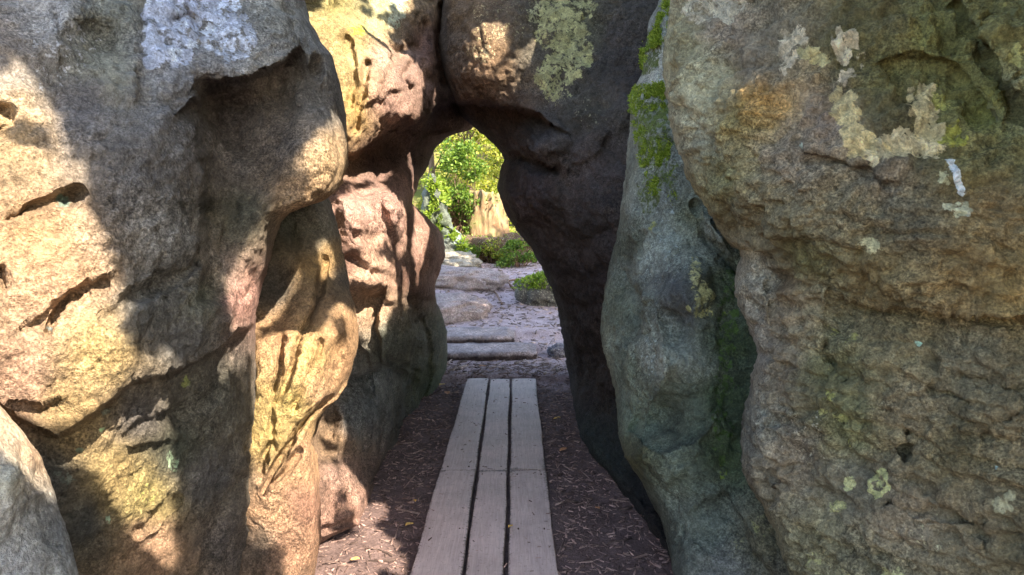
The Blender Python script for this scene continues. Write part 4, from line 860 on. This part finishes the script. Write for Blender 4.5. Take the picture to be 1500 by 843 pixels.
# two worn stone steps at the end of the walk
def step(name, x0, x1, y0, y1, z0, z1, skew, seed, label):
    nx, ny = 50, 14; rg = np.random.default_rng(seed)
    g = []
    X = np.linspace(x0, x1, nx)
    prof = [(0, z0 - 0.08), (0.0, z0), (0.004, z0 + (z1 - z0) * .5), (0.012, z1 - 0.022), (0.028, z1 - 0.006), (0.06, z1), (0.18, z1 + 0.004), ((y1 - y0) * .7, z1 + 0.01), (y1 - y0, z1 + 0.004), (y1 - y0, z0 - 0.08)]
    V = []
    for i, x in enumerate(X):
        e = 0.04 * (1 - smooth((x1 - x) / 0.10)); wob = 0.02 * math.sin(x * 4 + seed) + rg.normal() * 0.004
        for (dy, z) in prof:
            V.append((x, y0 + dy + wob * (dy < 0.1) + skew * (x - x0) + e, z - (e * 0.6 if z > z0 else 0)))
    V = np.array(V); n = len(prof)
    V += np.stack([fbm(V, 9.0, 4, 0.6) * 0.02, fbm(V + 9, 9.0, 4, 0.6) * 0.02, fbm(V + 19, 7.0, 4, 0.6) * 0.014], 1)
    fs = []
    for i in range(nx - 1):
        for j in range(n): k = (j + 1) % n; fs.append([i * n + j, i * n + k, (i + 1) * n + k, (i + 1) * n + j])
    fs.append(list(range(n))[::-1]); fs.append([(nx - 1) * n + j for j in range(n)])
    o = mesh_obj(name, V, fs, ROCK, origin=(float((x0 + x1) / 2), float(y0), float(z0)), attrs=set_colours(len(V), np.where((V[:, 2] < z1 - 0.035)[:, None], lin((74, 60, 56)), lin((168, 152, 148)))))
    tag(o, label, 'step')
step('stone_step', -0.95, 0.27, 7.72, 8.3, 0.0, 0.105, 0.05, 1, 'lower and longer worn stone step beyond the end of the boards')
step('stone_step', -0.95, 0.03, 8.28, 8.9, 0.08, 0.185, 0.05, 2, 'upper and shorter worn stone step beyond the end of the boards')

# trodden rock ledges on the left of the path
small_rock('rock_ledge', 640, 462, 0.20, (0.72, 0.66, 0.22), 3, (160, 142, 138), 'low trodden rock ledge on the left, just above the upper step', rz=0.3, sink=0.75)
small_rock('rock_ledge', 660, 425, 0.35, (0.8, 0.6, 0.22), 4, (162, 144, 140), 'low trodden rock ledge on the left, halfway up the pale path', rz=-0.2, sink=0.7)
small_rock('rock_ledge', 650, 402, 0.45, (0.60, 0.7, 0.18), 5, (146, 138, 124), 'low greenish rock ledge at the upper left of the pale path', rz=0.5, sink=0.65)
small_rock('mossy_rock', 806, 446, 0.25, (0.48, 0.36, 0.30), 6, (96, 92, 86), 'low rock with a mossy top right of the pale path', rz=0.4, moss=1500)
small_rock('stone', 822, 524, 0.0, (0.16, 0.12, 0.09), 8, (124, 120, 128), 'small bluish grey stone at the foot of the dark arch wall')

# leaning lichen-grey boulder left of the bank
rk = Rock(left=[(255, 628), (285, 618), (320, 616), (345, 622), (365, 632), (400, 640)], right=[(255, 636), (268, 645), (280, 646), (296, 657), (306, 655), (322, 663), (333, 664), (340, 673), (355, 682), (372, 694), (400, 700)],
          depth=[(636, 270, 14.7), (640, 310, 14.3), (655, 320, 14.5), (655, 350, 14.1), (672, 350, 14.3), (690, 375, 14.2), (662, 380, 13.9), (640, 240, 15.2), (665, 400, 13.8), (700, 400, 14.0)],
          thick=1.0, round_l=(6, 0.3), round_r=(6, 0.3), warp=4.0, rough=2.4,
          feats=[('lip', [(640, 275), (650, 310), (662, 335), (684, 368)], -1, 0.16, 3, 20), ('groove', [(640, 330), (668, 345)], 0.12, 3)],
          tints=[(640, 275, (92, 98, 90)), (640, 310, (96, 104, 84)), (655, 315, (96, 104, 98)), (685, 365, (92, 110, 100)), (640, 330, (78, 92, 54)), (660, 375, (110, 112, 104)), (665, 345, (104, 116, 108))], lichens=[('e', 668, 350, 8, 20, 0.5, (150, 168, 156))], seed=9)
bo = rk.build('leaning_boulder', np.linspace(255, 400, 70), 40)
tag(bo, 'pale green leaning boulder at the left edge of the opening behind the path', 'boulder')
rocks['lean'] = rk
mv, mf = moss_mesh(rk, [([(620, 290), (634, 275), (650, 318), (656, 350), (640, 352), (622, 335)], 1100), ([(664, 360), (690, 372), (690, 384), (662, 382)], 200)], 0, 0.03)
mo = mesh_obj('moss', mv, mf, MOSS, parent=bo, smooth_shade=False); mo['kind'] = 'stuff'; mo.location = -bo.location

lv, lf = moss_mesh(rk, [([(622, 262), (650, 258), (662, 300), (646, 300), (620, 290)], 170), ([(652, 330), (676, 345), (690, 372), (668, 372)], 70), ([(618, 300), (634, 300), (650, 352), (624, 350)], 130)], 0, 0.085)
mo = mesh_obj('ivy', lv, lf, MOSS, parent=bo, smooth_shade=False); mo['kind'] = 'stuff'; mo.location = -bo.location
# rotten stump
def stump_material():
    m, nt = new_mat('rotten_wood'); n = N(nt)
    tc = n('ShaderNodeTexCoord').outputs['Object']
    mp = n('ShaderNodeMapping', {'Vector': tc, 'Scale': (1, 1, 0.22)}).outputs[0]
    a = n('ShaderNodeTexNoise', {'Vector': mp, 'Scale': 17.0, 'Detail': 9.0, 'Roughness': 0.75, 'Distortion': 0.5}).outputs[0]
    g = n('ShaderNodeTexNoise', {'Vector': tc, 'Scale': 2.6, 'Detail': 6.0}).outputs[0]
    c = n.ramp(a, [(0.3, tuple(lin((84, 68, 48)))), (0.5, tuple(lin((134, 108, 76)))), (0.7, tuple(lin((158, 144, 108))))])
    c = n.mix(n.ramp(g, [(0.5, 0.0), (0.62, 0.7)]), c, n.mix(1.0, c, (0.8, 1.05, 0.7), 'MULTIPLY'))
    c = n.mix(n.ramp(g, [(0.36, 0.7), (0.44, 0.0)]), c, n.mix(1.0, c, (1.1, 0.62, 0.4), 'MULTIPLY'))
    bp = n('ShaderNodeBump', {'Height': a, 'Strength': 1.0, 'Distance': 0.03}).outputs[0]
    b = n('ShaderNodeBsdfPrincipled', {'Base Color': c, 'Roughness': 0.9, 'Normal': bp})
    n('ShaderNodeOutputMaterial', {'Surface': b.outputs[0]})
    return m
sp = unproj(716, 384, 14.9); gz = float(ground_z(np.array([sp[0]]), np.array([sp[1]]))[0])
nA, nZ = 96, 26; V = []
for k in range(nZ):
    t = k / (nZ - 1)
    for i in range(nA):
        a = i / nA * 2 * math.pi
        q = np.array([[math.cos(a) * 1.6, math.sin(a) * 1.6, t * 1.3]])
        r = 0.44 * (1 - 0.12 * t + 0.30 * (1 - t) ** 4) * (1 + 0.34 * float(fbm(q, 1.0, 4, 0.5)[0]))
        top = 1.34 + 0.16 * float(fbm(q * np.array([1, 1, 0]), 1.2, 4)[0]) + 0.10 * math.cos(a + 2.4)
        V.append((math.cos(a) * r, math.sin(a) * r, -0.1 + t * top))
nb = len(V)
for k in range(1, 7):
    for i in range(nA):
        v = V[nb - nA + i]; f = 1 - k / 6.5
        V.append((v[0] * f, v[1] * f, v[2] - 0.16 * (1 - f) - 0.05 * ((i * 7 + k * 3) % 5) / 5))
fs = []
for k in range(nZ + 5):
    for i in range(nA): j = (i + 1) % nA; fs.append([k * nA + i, k * nA + j, (k + 1) * nA + j, (k + 1) * nA + i])
fs.append([(nZ + 5) * nA + i for i in range(nA)])
st = mesh_obj('tree_stump', np.array(V), fs, stump_material()); st.location = (sp[0], sp[1], gz)
tag(st, 'broken pale tree stump with fibrous sides behind the low bushes', 'stump')

# leaves, bushes and trees
G_DARK = leaf_material('leaf_green', (58, 84, 30), (88, 118, 42), (126, 150, 62), 0.35)
G_BRIGHT = leaf_material('leaf_bright', (92, 112, 40), (136, 148, 58), (188, 182, 88), 0.45)
G_GOLD = leaf_material('leaf_gold', (130, 130, 40), (178, 162, 56), (206, 190, 96), 0.45)
BARK = plain_material('bark', (74, 62, 54), (124, 106, 90), 9, 0.9, 0.03, (1, 1, 0.25))
TWIG = plain_material('dead_twig', (110, 84, 70), (150, 120, 100), 20, 0.9, 0.004)

def leaf_cloud(clumps, per, size, up=0.35):
    """many leaf-sized faces gathered in clumps: each leaf a bent two-face blade"""
    V = []; Fc = []
    for (c, r) in clumps:
        n = int(per)
        d = RNG.normal(size=(n, 3)); d /= np.linalg.norm(d, axis=1)[:, None]
        rad = RNG.uniform(0.25, 1.0, n) ** 0.5
        P = np.array(c) + d * rad[:, None] * np.array(r)
        for p, dd in zip(P, d):
            ax = dd * 0.6 + RNG.normal(size=3) * 0.7; ax[2] -= 0.15; ax /= np.linalg.norm(ax)
            s = np.cross(ax, np.array([0, 0, 1.0]) + RNG.normal(size=3) * 0.6); s /= np.linalg.norm(s) + 1e-9
            nn = np.cross(s, ax)
            L = size * RNG.uniform(0.6, 1.4); w = L * 0.32; k = len(V)
            V += [p, p + ax * L * .45 + s * w + nn * w * .3, p + ax * L, p + ax * L * .45 - s * w + nn * w * .3]
            Fc += [[k, k + 1, k + 2, k + 2], [k, k + 2, k + 3, k + 3]]
    return np.array(V), [f[:3] for f in Fc]

def limb(V, fs, a, b, r0, r1, seg=7, sides=8, wob=0.06):
    a = np.array(a, float); b = np.array(b, float); base = len(V); L = np.linalg.norm(b - a)
    d = (b - a) / L; u = np.cross(d, [0.3, 0.9, 0.1]); u /= np.linalg.norm(u); w = np.cross(d, u)
    for k in range(seg + 1):
        t = k / seg; c = a + (b - a) * t + (u * math.sin(t * 5 + a[0]) + w * math.cos(t * 4 + a[1])) * wob * L * t * (1 - t); r = r0 + (r1 - r0) * t
        for i in range(sides):
            q = i / sides * 2 * math.pi; V.append(c + (u * math.cos(q) + w * math.sin(q)) * r)
    for k in range(seg):
        for i in range(sides): j = (i + 1) % sides; fs.append([base + k * sides + i, base + k * sides + j, base + (k + 1) * sides + j, base + (k + 1) * sides + i])
    fs.append([base + seg * sides + i for i in range(sides)]); fs.append([base + i for i in range(sides)][::-1])

def tree(name, x, y, h, r, crown_lo, mat, label, nclump=40, per=60, leaf=0.12, cat='tree', trunk_r=0.12, lean=(0, 0), group=None, crown_r=1.3):
    z = float(ground_z(np.array([x]), np.array([y]))[0])
    t = empty(name, (x, y, z)); tag(t, label, cat, group)
    V = []; fs = []; top = np.array([lean[0] * h, lean[1] * h, h])
    limb(V, fs, (0, 0, -0.2), top * 0.95, trunk_r, trunk_r * 0.25, 10, 10, 0.05)
    cl = []
    for i in range(nclump):
        f = crown_lo + (1 - crown_lo) * RNG.uniform(0, 1) ** 0.8
        a = RNG.uniform(0, 2 * math.pi); rr = crown_r * RNG.uniform(0.2, 1.0) * math.sqrt(max(0.08, 1 - ((f - crown_lo) / (1.02 - crown_lo)) ** 1.6))
        c = top * f + np.array([math.cos(a) * rr, math.sin(a) * rr, RNG.normal() * 0.15])
        cl.append((c, np.array([0.42, 0.42, 0.24]) * crown_r / 1.3 * RNG.uniform(0.6, 1.3)))
        if i % 2 == 0: limb(V, fs, top * max(0.1, f - 0.12), c, trunk_r * 0.3, 0.008, 4, 5, 0.1)
    mesh_obj('trunk', np.array(V), fs, BARK, parent=t)
    lv, lf = leaf_cloud(cl, per, leaf)
    mesh_obj('crown', lv, lf, mat, parent=t, smooth_shade=False)
    return t

def bush(name, px, py, d, w, h, mat, label, nclump=16, per=70, leaf=0.06, dead=0):
    p = unproj(px, py, d); z = float(ground_z(np.array([p[0]]), np.array([p[1]]))[0])
    t = empty(name, (p[0], p[1], z)); tag(t, label, 'bush')
    V = []; fs = []; cl = []
    for i in range(nclump):
        a = RNG.uniform(0, 2 * math.pi); f = RNG.uniform(0.25, 1); rr = w * 0.5 * RNG.uniform(0, 1) ** 0.6 * math.sqrt(max(0.1, 1.1 - f * f))
        c = np.array([math.cos(a) * rr, math.sin(a) * rr * 0.8, h * f])
        cl.append((c, np.array([0.26, 0.26, 0.13]) * w * RNG.uniform(0.5, 1.0))); limb(V, fs, (c[0] * .2, c[1] * .2, -0.05), c, 0.012, 0.003, 4, 4, 0.15)
    for i in range(dead):
        a = RNG.uniform(0, 2 * math.pi); c = np.array([math.cos(a) * w * .5, -abs(math.sin(a)) * w * .4, RNG.uniform(0.0, h * .6)]); limb(V, fs, (0, 0, h * .3), c, 0.010, 0.002, 4, 4, 0.2)
    mesh_obj('stems', np.array(V), fs, TWIG, parent=t)
    lv, lf = leaf_cloud(cl, per, leaf)
    mesh_obj('foliage', lv, lf, mat, parent=t, smooth_shade=False)
    return t

cl = [((RNG.uniform(-.42, .42), RNG.uniform(-.40, .2), 1.12 + RNG.uniform(-.05, .12)), np.array([.14, .12, .09])) for _ in range(14)] + [((-0.40 + RNG.uniform(-.1, .06), -.30, RNG.uniform(0.2, 1.1)), np.array([.09, .08, .12])) for _ in range(7)]
lv, lf = leaf_cloud(cl, 34, 0.055); spr = mesh_obj('sprouts', lv, lf, G_DARK, parent=st, smooth_shade=False); spr['kind'] = 'stuff'
bush('bush', 690, 384, 13.9, 0.42, 0.26, G_DARK, 'small dark green bush left of the stump foot', 10, 60, 0.05)
bush('bush', 722, 374, 14.1, 0.62, 0.42, G_BRIGHT, 'pale green bush in front of the stump', 14, 70, 0.05)
bush('bush', 762, 388, 13.7, 0.70, 0.46, G_DARK, 'green bush right of the stump against the dark arch', 18, 70, 0.05)
bush('bush', 628, 350, 14.9, 0.9, 1.2, G_BRIGHT, 'yellow green bush left of the leaning boulder', 20, 80, 0.07)
bush('bush', 735, 392, 13.6, 0.45, 0.20, G_DARK, 'low green bush at the path edge below the stump', 9, 50, 0.045)
small_rock('earth_bank', 722, 390, 0.5, (1.05, 0.6, 0.34), 11, (88, 70, 54), 'brown earth bank under the low bushes at the path end', 'earth bank', rz=0.1, sink=0.25, moss=350)
big = bush('tall_bush', 676, 330, 14.9, 1.15, 2.2, G_DARK, 'tall green bush with bare twigs above the leaning boulder', 34, 90, 0.075, dead=60)
for i, (x, y, h, lo, mt, lab, cr, per) in enumerate([
    (-2.05, 19.5, 6.0, 0.22, G_DARK, 'green tree at the left edge of the opening, dark stem showing', 1.3, 80),
    (-1.05, 18.6, 4.4, 0.10, G_BRIGHT, 'yellow green young tree right behind the tall bush', 1.2, 90),
    (0.15, 18.2, 4.6, 0.12, G_BRIGHT, 'bright yellow green young tree behind the stump', 1.25, 90),
    (-0.5, 22.5, 7.0, 0.15, G_GOLD, 'golden sunlit tree farthest back in the middle of the opening', 1.7, 90),
    (1.3, 20.5, 6.0, 0.12, G_DARK, 'green tree behind the right edge of the opening', 1.5, 80),
    (-3.6, 23.5, 7.5, 0.15, G_GOLD, 'golden tree partly hidden by the left wall of the passage', 1.8, 70),
    (-1.9, 27.0, 8.0, 0.12, G_BRIGHT, 'tall yellow green tree high on the slope at the top of the opening', 2.0, 90),
    (0.9, 26.0, 8.0, 0.12, G_DARK, 'tall green tree high on the slope behind the arch edge', 2.0, 90)]):
    tree('broadleaf_tree', x, y, h, 0, lo, mt, lab, 60, int(per * 1.3), 0.085, trunk_r=0.09 + 0.01 * (i % 3), crown_r=cr, group='trees on the slope beyond the arch')
# unseen trees added on the right to shade the path beyond the arch
for (tx, ty, hh, cr_) in ((3.3, 7.4, 6.4, 2.1), (4.6, 9.4, 7.0, 2.2)):
    tree('broadleaf_tree', tx, ty, hh, 0, 0.52, G_DARK, 'unseen tree added right of the arch to shade the path, ' + ('nearer of two' if ty < 8 else 'farther of two'), 70, 120, 0.2, trunk_r=0.16, crown_r=cr_, group='shade trees added right of the arch')
# undergrowth on the slope
cl = []
for _ in range(420):
    x = RNG.uniform(-7, 6); y = RNG.uniform(16.6, 34); 
    z = float(ground_z(np.array([x]), np.array([y]))[0]); cl.append(((x, y, z + 0.15), np.array([0.5, 0.5, 0.28]) * RNG.uniform(0.6, 1.3)))
lv, lf = leaf_cloud(cl, 42, 0.13)
ug = mesh_obj('undergrowth', lv, lf, G_BRIGHT, smooth_shade=False); tag(ug, 'yellow green undergrowth covering the slope beyond the opening', 'undergrowth', kind='stuff')

# roots across the path
def root(pts, r, label):
    V = []; fs = []; P = [ground_pt(*p) for p in pts]
    for p in P: p[2] = float(ground_z(np.array([p[0]]), np.array([p[1]]))[0]) + r * 0.3
    for a, b in zip(P[:-1], P[1:]): limb(V, fs, a, b, r, r * 0.9, 6, 7, 0.06)
    o = mesh_obj('tree_root', np.array(V), fs, TWIG, origin=tuple(float(v) for v in P[0])); tag(o, label, 'root', 'roots crossing the pale path')
root([(690, 402, 0.5), (715, 412, 0.42), (745, 418, 0.4), (768, 440, 0.3)], 0.022, 'long pale root curving down to the mossy rock')
root([(700, 425, 0.4), (735, 414, 0.42), (778, 410, 0.45)], 0.018, 'thin root crossing the path under the bushes')
root([(712, 420, 0.4), (728, 432, 0.35), (735, 445, 0.28)], 0.016, 'short root in the middle of the pale path')

# ================================================================== LIGHT
S = np.array([0.70, -0.75, 1.0]); S /= np.linalg.norm(S)           # towards the sun
U = np.cross([0, 0, 1.0], S); U /= np.linalg.norm(U); W = np.cross(S, U)
def sunplane(P): return np.stack([P @ U, P @ W], -1)
CELL = 0.02
LIT = {
 'left': [[(-60, 60), (10, 85), (35, 110), (60, 150), (78, 200), (92, 260), (115, 330), (136, 400), (165, 450), (184, 500), (188, 560), (120, 660), (40, 680), (-60, 640)],
          [(60, 690), (200, 580), (214, 578), (236, 620), (246, 680), (242, 760), (244, 830), (215, 880), (120, 800)],
          [(500, 185), (502, 250), (484, 274), (440, 296), (424, 306), (432, 285), (452, 252), (478, 215)],
          [(405, 345), (398, 380), (380, 430), (380, 470), (345, 490), (345, 430), (375, 380)]],
 'column': [[(378, 510), (400, 500), (440, 505), (482, 500), (502, 455), (528, 475), (528, 530), (500, 590), (470, 640), (474, 700), (462, 735), (440, 770), (395, 780), (380, 740), (384, 640)],
            [(473, 362), (482, 365), (481, 400), (474, 398)], [(430, 780), (462, 770), (460, 843), (430, 843)]],
 'passage': [[(455, 20), (520, 12), (570, 40), (606, 85), (618, 110), (612, 160), (575, 196), (540, 210), (510, 225), (490, 100)],
             [(494, 300), (515, 284), (545, 282), (556, 268), (576, 284), (590, 296), (598, 335), (588, 362), (560, 345), (530, 362), (500, 350)], [(505, 375), (530, 372), (560, 385), (590, 400), (600, 440), (570, 430), (520, 430)],
             [(515, 435), (560, 432), (562, 470), (540, 488), (520, 470)], [(608, 305), (636, 330), (652, 380), (640, 420), (612, 415)],
             [(470, 640), (490, 630), (495, 660), (470, 665)], [(470, 690), (510, 690), (535, 720), (538, 775), (475, 790)], [(500, -60), (600, -60), (600, 10), (500, 10)]],
 'front': [[(-60, 560), (0, 592), (40, 640), (70, 690), (58, 705), (20, 650), (-60, 600)]],
 'arch': [[(692, 40), (728, 36), (738, 66), (718, 88), (696, 86)]],
}
pts = []
for k, polys in LIT.items():
    for poly in polys:
        q = np.array(poly, float); xs = np.arange(q[:, 0].min(), q[:, 0].max(), 3.0); ys = np.arange(q[:, 1].min(), q[:, 1].max(), 3.0)
        A, B = np.meshgrid(xs, ys); A = A.ravel(); B = B.ravel(); m = inside(A, B, poly)
        if m.any(): pts.append(rocks[k].surface(A[m], B[m]))
for poly in [[(470, 795), (530, 770), (560, 790), (585, 815), (570, 850), (470, 850)]]:
    q = np.array(poly, float); A, B = np.meshgrid(np.arange(470, 590, 3.0), np.arange(770, 850, 3.0)); A = A.ravel(); B = B.ravel(); m = inside(A, B, poly)
    pts.append(ground_pt(A[m], B[m], -0.05))
LP = sunplane(np.concatenate(pts))
lo = LP.min(0) - 3.0
cells = set()
for a, b in np.floor((LP - lo) / CELL).astype(int): 
    cells.add((a, b))
mask = np.zeros((600, 600), bool)
for a, b in cells:
    if 0 <= a < 599 and 0 <= b < 599: mask[a - 1:a + 2, b - 1:b + 2] = True

# unseen tree added behind the viewpoint, its crown cut to shape the sun patches
corners = np.concatenate([unproj(np.array([-50, 450, 700, 1000, 1550]), np.full(5, yy), dd) for yy in (-60, 300, 600, 900) for dd in (np.array([1.9, 2.9, 5.0, 3.6, 1.9]), np.array([1.9, 4.2, 6.6, 4.4, 1.9]))])
SC = sunplane(corners); amin = SC.min(0) - 0.3; amax = SC.max(0) + 0.5
V = []; Fc = []
ctr = unproj(np.array([700.]), np.array([420.]), np.array([4.0]))[0]; s0 = ctr @ S
def lit_at(a, b):
    i = np.floor((np.stack([a, b], -1) - lo) / CELL).astype(int); ok = ((i >= 0) & (i < 600)).all(-1); i = np.clip(i, 0, 599)
    return ok & mask[i[..., 0], i[..., 1]]
def leaf_batch(n, l0, l1, near_only, flat):
    ab = RNG.uniform(amin, amax, (n, 2)); t = RNG.uniform(4.2, 5.6, n)
    if near_only:
        k = np.zeros(n, bool)
        for dx, dy in ((.14, 0), (-.14, 0), (0, .14), (0, -.14), (.09, .09), (-.09, -.09), (.09, -.09), (-.09, .09)): k |= lit_at(ab[:, 0] + dx, ab[:, 1] + dy)
        ab = ab[k]; t = t[k]; n = len(ab)
    L = RNG.uniform(l0, l1, n)[:, None]
    nrm = S + RNG.normal(size=(n, 3)) * flat; nrm /= np.linalg.norm(nrm, axis=1)[:, None]
    ax = np.cross(nrm, RNG.normal(size=(n, 3))); ax /= np.linalg.norm(ax, axis=1)[:, None]; sd_ = np.cross(nrm, ax)
    p = U * ab[:, :1] + W * ab[:, 1:] + S * (s0 + t)[:, None]
    q = np.stack([p - ax * L * .5, p + sd_ * L * .36, p + ax * L * .5, p - sd_ * L * .36], 1)
    tst = np.concatenate([q, (q + np.roll(q, 1, 1)) / 2, p[:, None]], 1)
    hit = lit_at(tst @ U, tst @ W).sum(1)
    keep = hit == 0
    if not near_only: keep |= (hit > 0) & (RNG.uniform(size=n) < 0.004)
    pz = q.mean(1) - np.array([0, 0, CAMZ]); fd = pz[:, 1] * CP - pz[:, 2] * SP; up_ = pz[:, 1] * SP + pz[:, 2] * CP
    fd_ = np.maximum(fd, 0.01); infr = (fd > 0.05) & (np.abs(pz[:, 0] / fd_) < 0.85) & (np.abs(up_ / fd_) < 0.50)
    return q[keep & ~infr].reshape(-1, 3)
V = np.concatenate([leaf_batch(66000, 0.12, 0.24, False, 0.45), leaf_batch(160000, 0.04, 0.075, True, 0.3)])
Fc = np.arange(len(V)).reshape(-1, 4)
cpos = U * (amin[0] + amax[0]) / 2 + W * (amin[1] + amax[1]) / 2 + S * (s0 + 5)
base = np.array([cpos[0] + 1.0, cpos[1] - 0.8, float(ground_z(np.array([cpos[0]]), np.array([cpos[1]]))[0])])
sh = empty('added_shade_tree', base); tag(sh, 'added unseen tree behind the viewpoint, crown cut to dapple the rocks', 'tree')
cr = mesh_obj('crown', np.array(V) - base, np.array(Fc), G_DARK, parent=sh, smooth_shade=False)
TV = []; TF = []
limb(TV, TF, (0, 0, -0.3), cpos - base + np.array([0.9, -0.7, 1.0]), 0.24, 0.08, 10, 10, 0.03)
mesh_obj('trunk', np.array(TV), TF, BARK, parent=sh)

# unseen slab added to throw the straight hard shadow on the left boulder
edge_px = [(22, 594), (60, 628), (118, 682), (180, 754), (240, 826), (330, 935)]
E = rocks['left'].surface(np.array([p[0] for p in edge_px], float), np.array([p[1] for p in edge_px], float))
e2 = sunplane(E)
T0, T1 = 3.8, 4.8
V = []; low = e2 + np.array([0.02, -2.2])
front = []
for (pa, pb), eo in zip(e2, E):
    for t in (T0, T1): V.append(U * pa + W * pb + S * (eo @ S + t))
for (pa, pb), eo in zip(low, E):
    for t in (T0, T1): V.append(U * pa + W * pb + S * (eo @ S + t))
n = len(e2); fs = []
for i in range(n - 1):
    a = 2 * i; b = 2 * n + 2 * i
    fs += [[a, a + 1, a + 3, a + 2], [b, b + 2, b + 3, b + 1], [a, a + 2, b + 2, b], [a + 1, b + 1, b + 3, a + 3]]
fs += [[0, 2 * n, 2 * n + 1, 1], [2 * n - 2, 2 * n - 1, 4 * n - 1, 4 * n - 2]]
V = np.array(V)
mono = mesh_obj('added_shadow_slab', V, fs, ROCK, origin=tuple(float(v) for v in V.mean(0)), smooth_shade=False, attrs=set_colours(len(V), (120, 110, 96)))
tag(mono, 'added unseen slab beside the viewpoint, shaped to cast a hard shadow', 'rock')

el = math.asin(S[2])
sun = bpy.data.lights.new('sun', 'SUN'); sun.energy = 3.4; sun.angle = math.radians(0.45); sun.color = (1.0, 0.95, 0.86)
so = bpy.data.objects.new('sun', sun); COL.objects.link(so)
so.rotation_euler = Vector((S[0], S[1], S[2])).to_track_quat('Z', 'Y').to_euler(); so.location = (6, -6, 12)
w = bpy.data.worlds.new('World'); scene.world = w; w.use_nodes = True
nt = w.node_tree; nt.nodes.clear(); n = N(nt)
sky = n('ShaderNodeTexSky', sky_type='NISHITA', sun_disc=False, sun_elevation=el, sun_rotation=math.atan2(S[0], S[1]))
bg = n('ShaderNodeBackground', {'Color': sky.outputs[0], 'Strength': 0.15})
n('ShaderNodeOutputWorld', {'Surface': bg.outputs[0]})

cam = bpy.data.cameras.new('camera'); co = bpy.data.objects.new('camera', cam); COL.objects.link(co)
cam.lens = 26; cam.sensor_width = 36; cam.clip_start = 0.05; cam.clip_end = 600
co.location = (0, 0, CAMZ); co.rotation_euler = (math.pi / 2 - PITCH, 0, 0)
scene.camera = co
vs = scene.view_settings; vs.view_transform = 'Standard'; vs.look = 'None'; vs.exposure = 2.68; vs.gamma = 1.0; vs.use_curve_mapping = False
scene.cycles.max_bounces = 6; scene.cycles.diffuse_bounces = 2

vs.use_white_balance = True; vs.white_balance_temperature = 7050; vs.white_balance_tint = 13
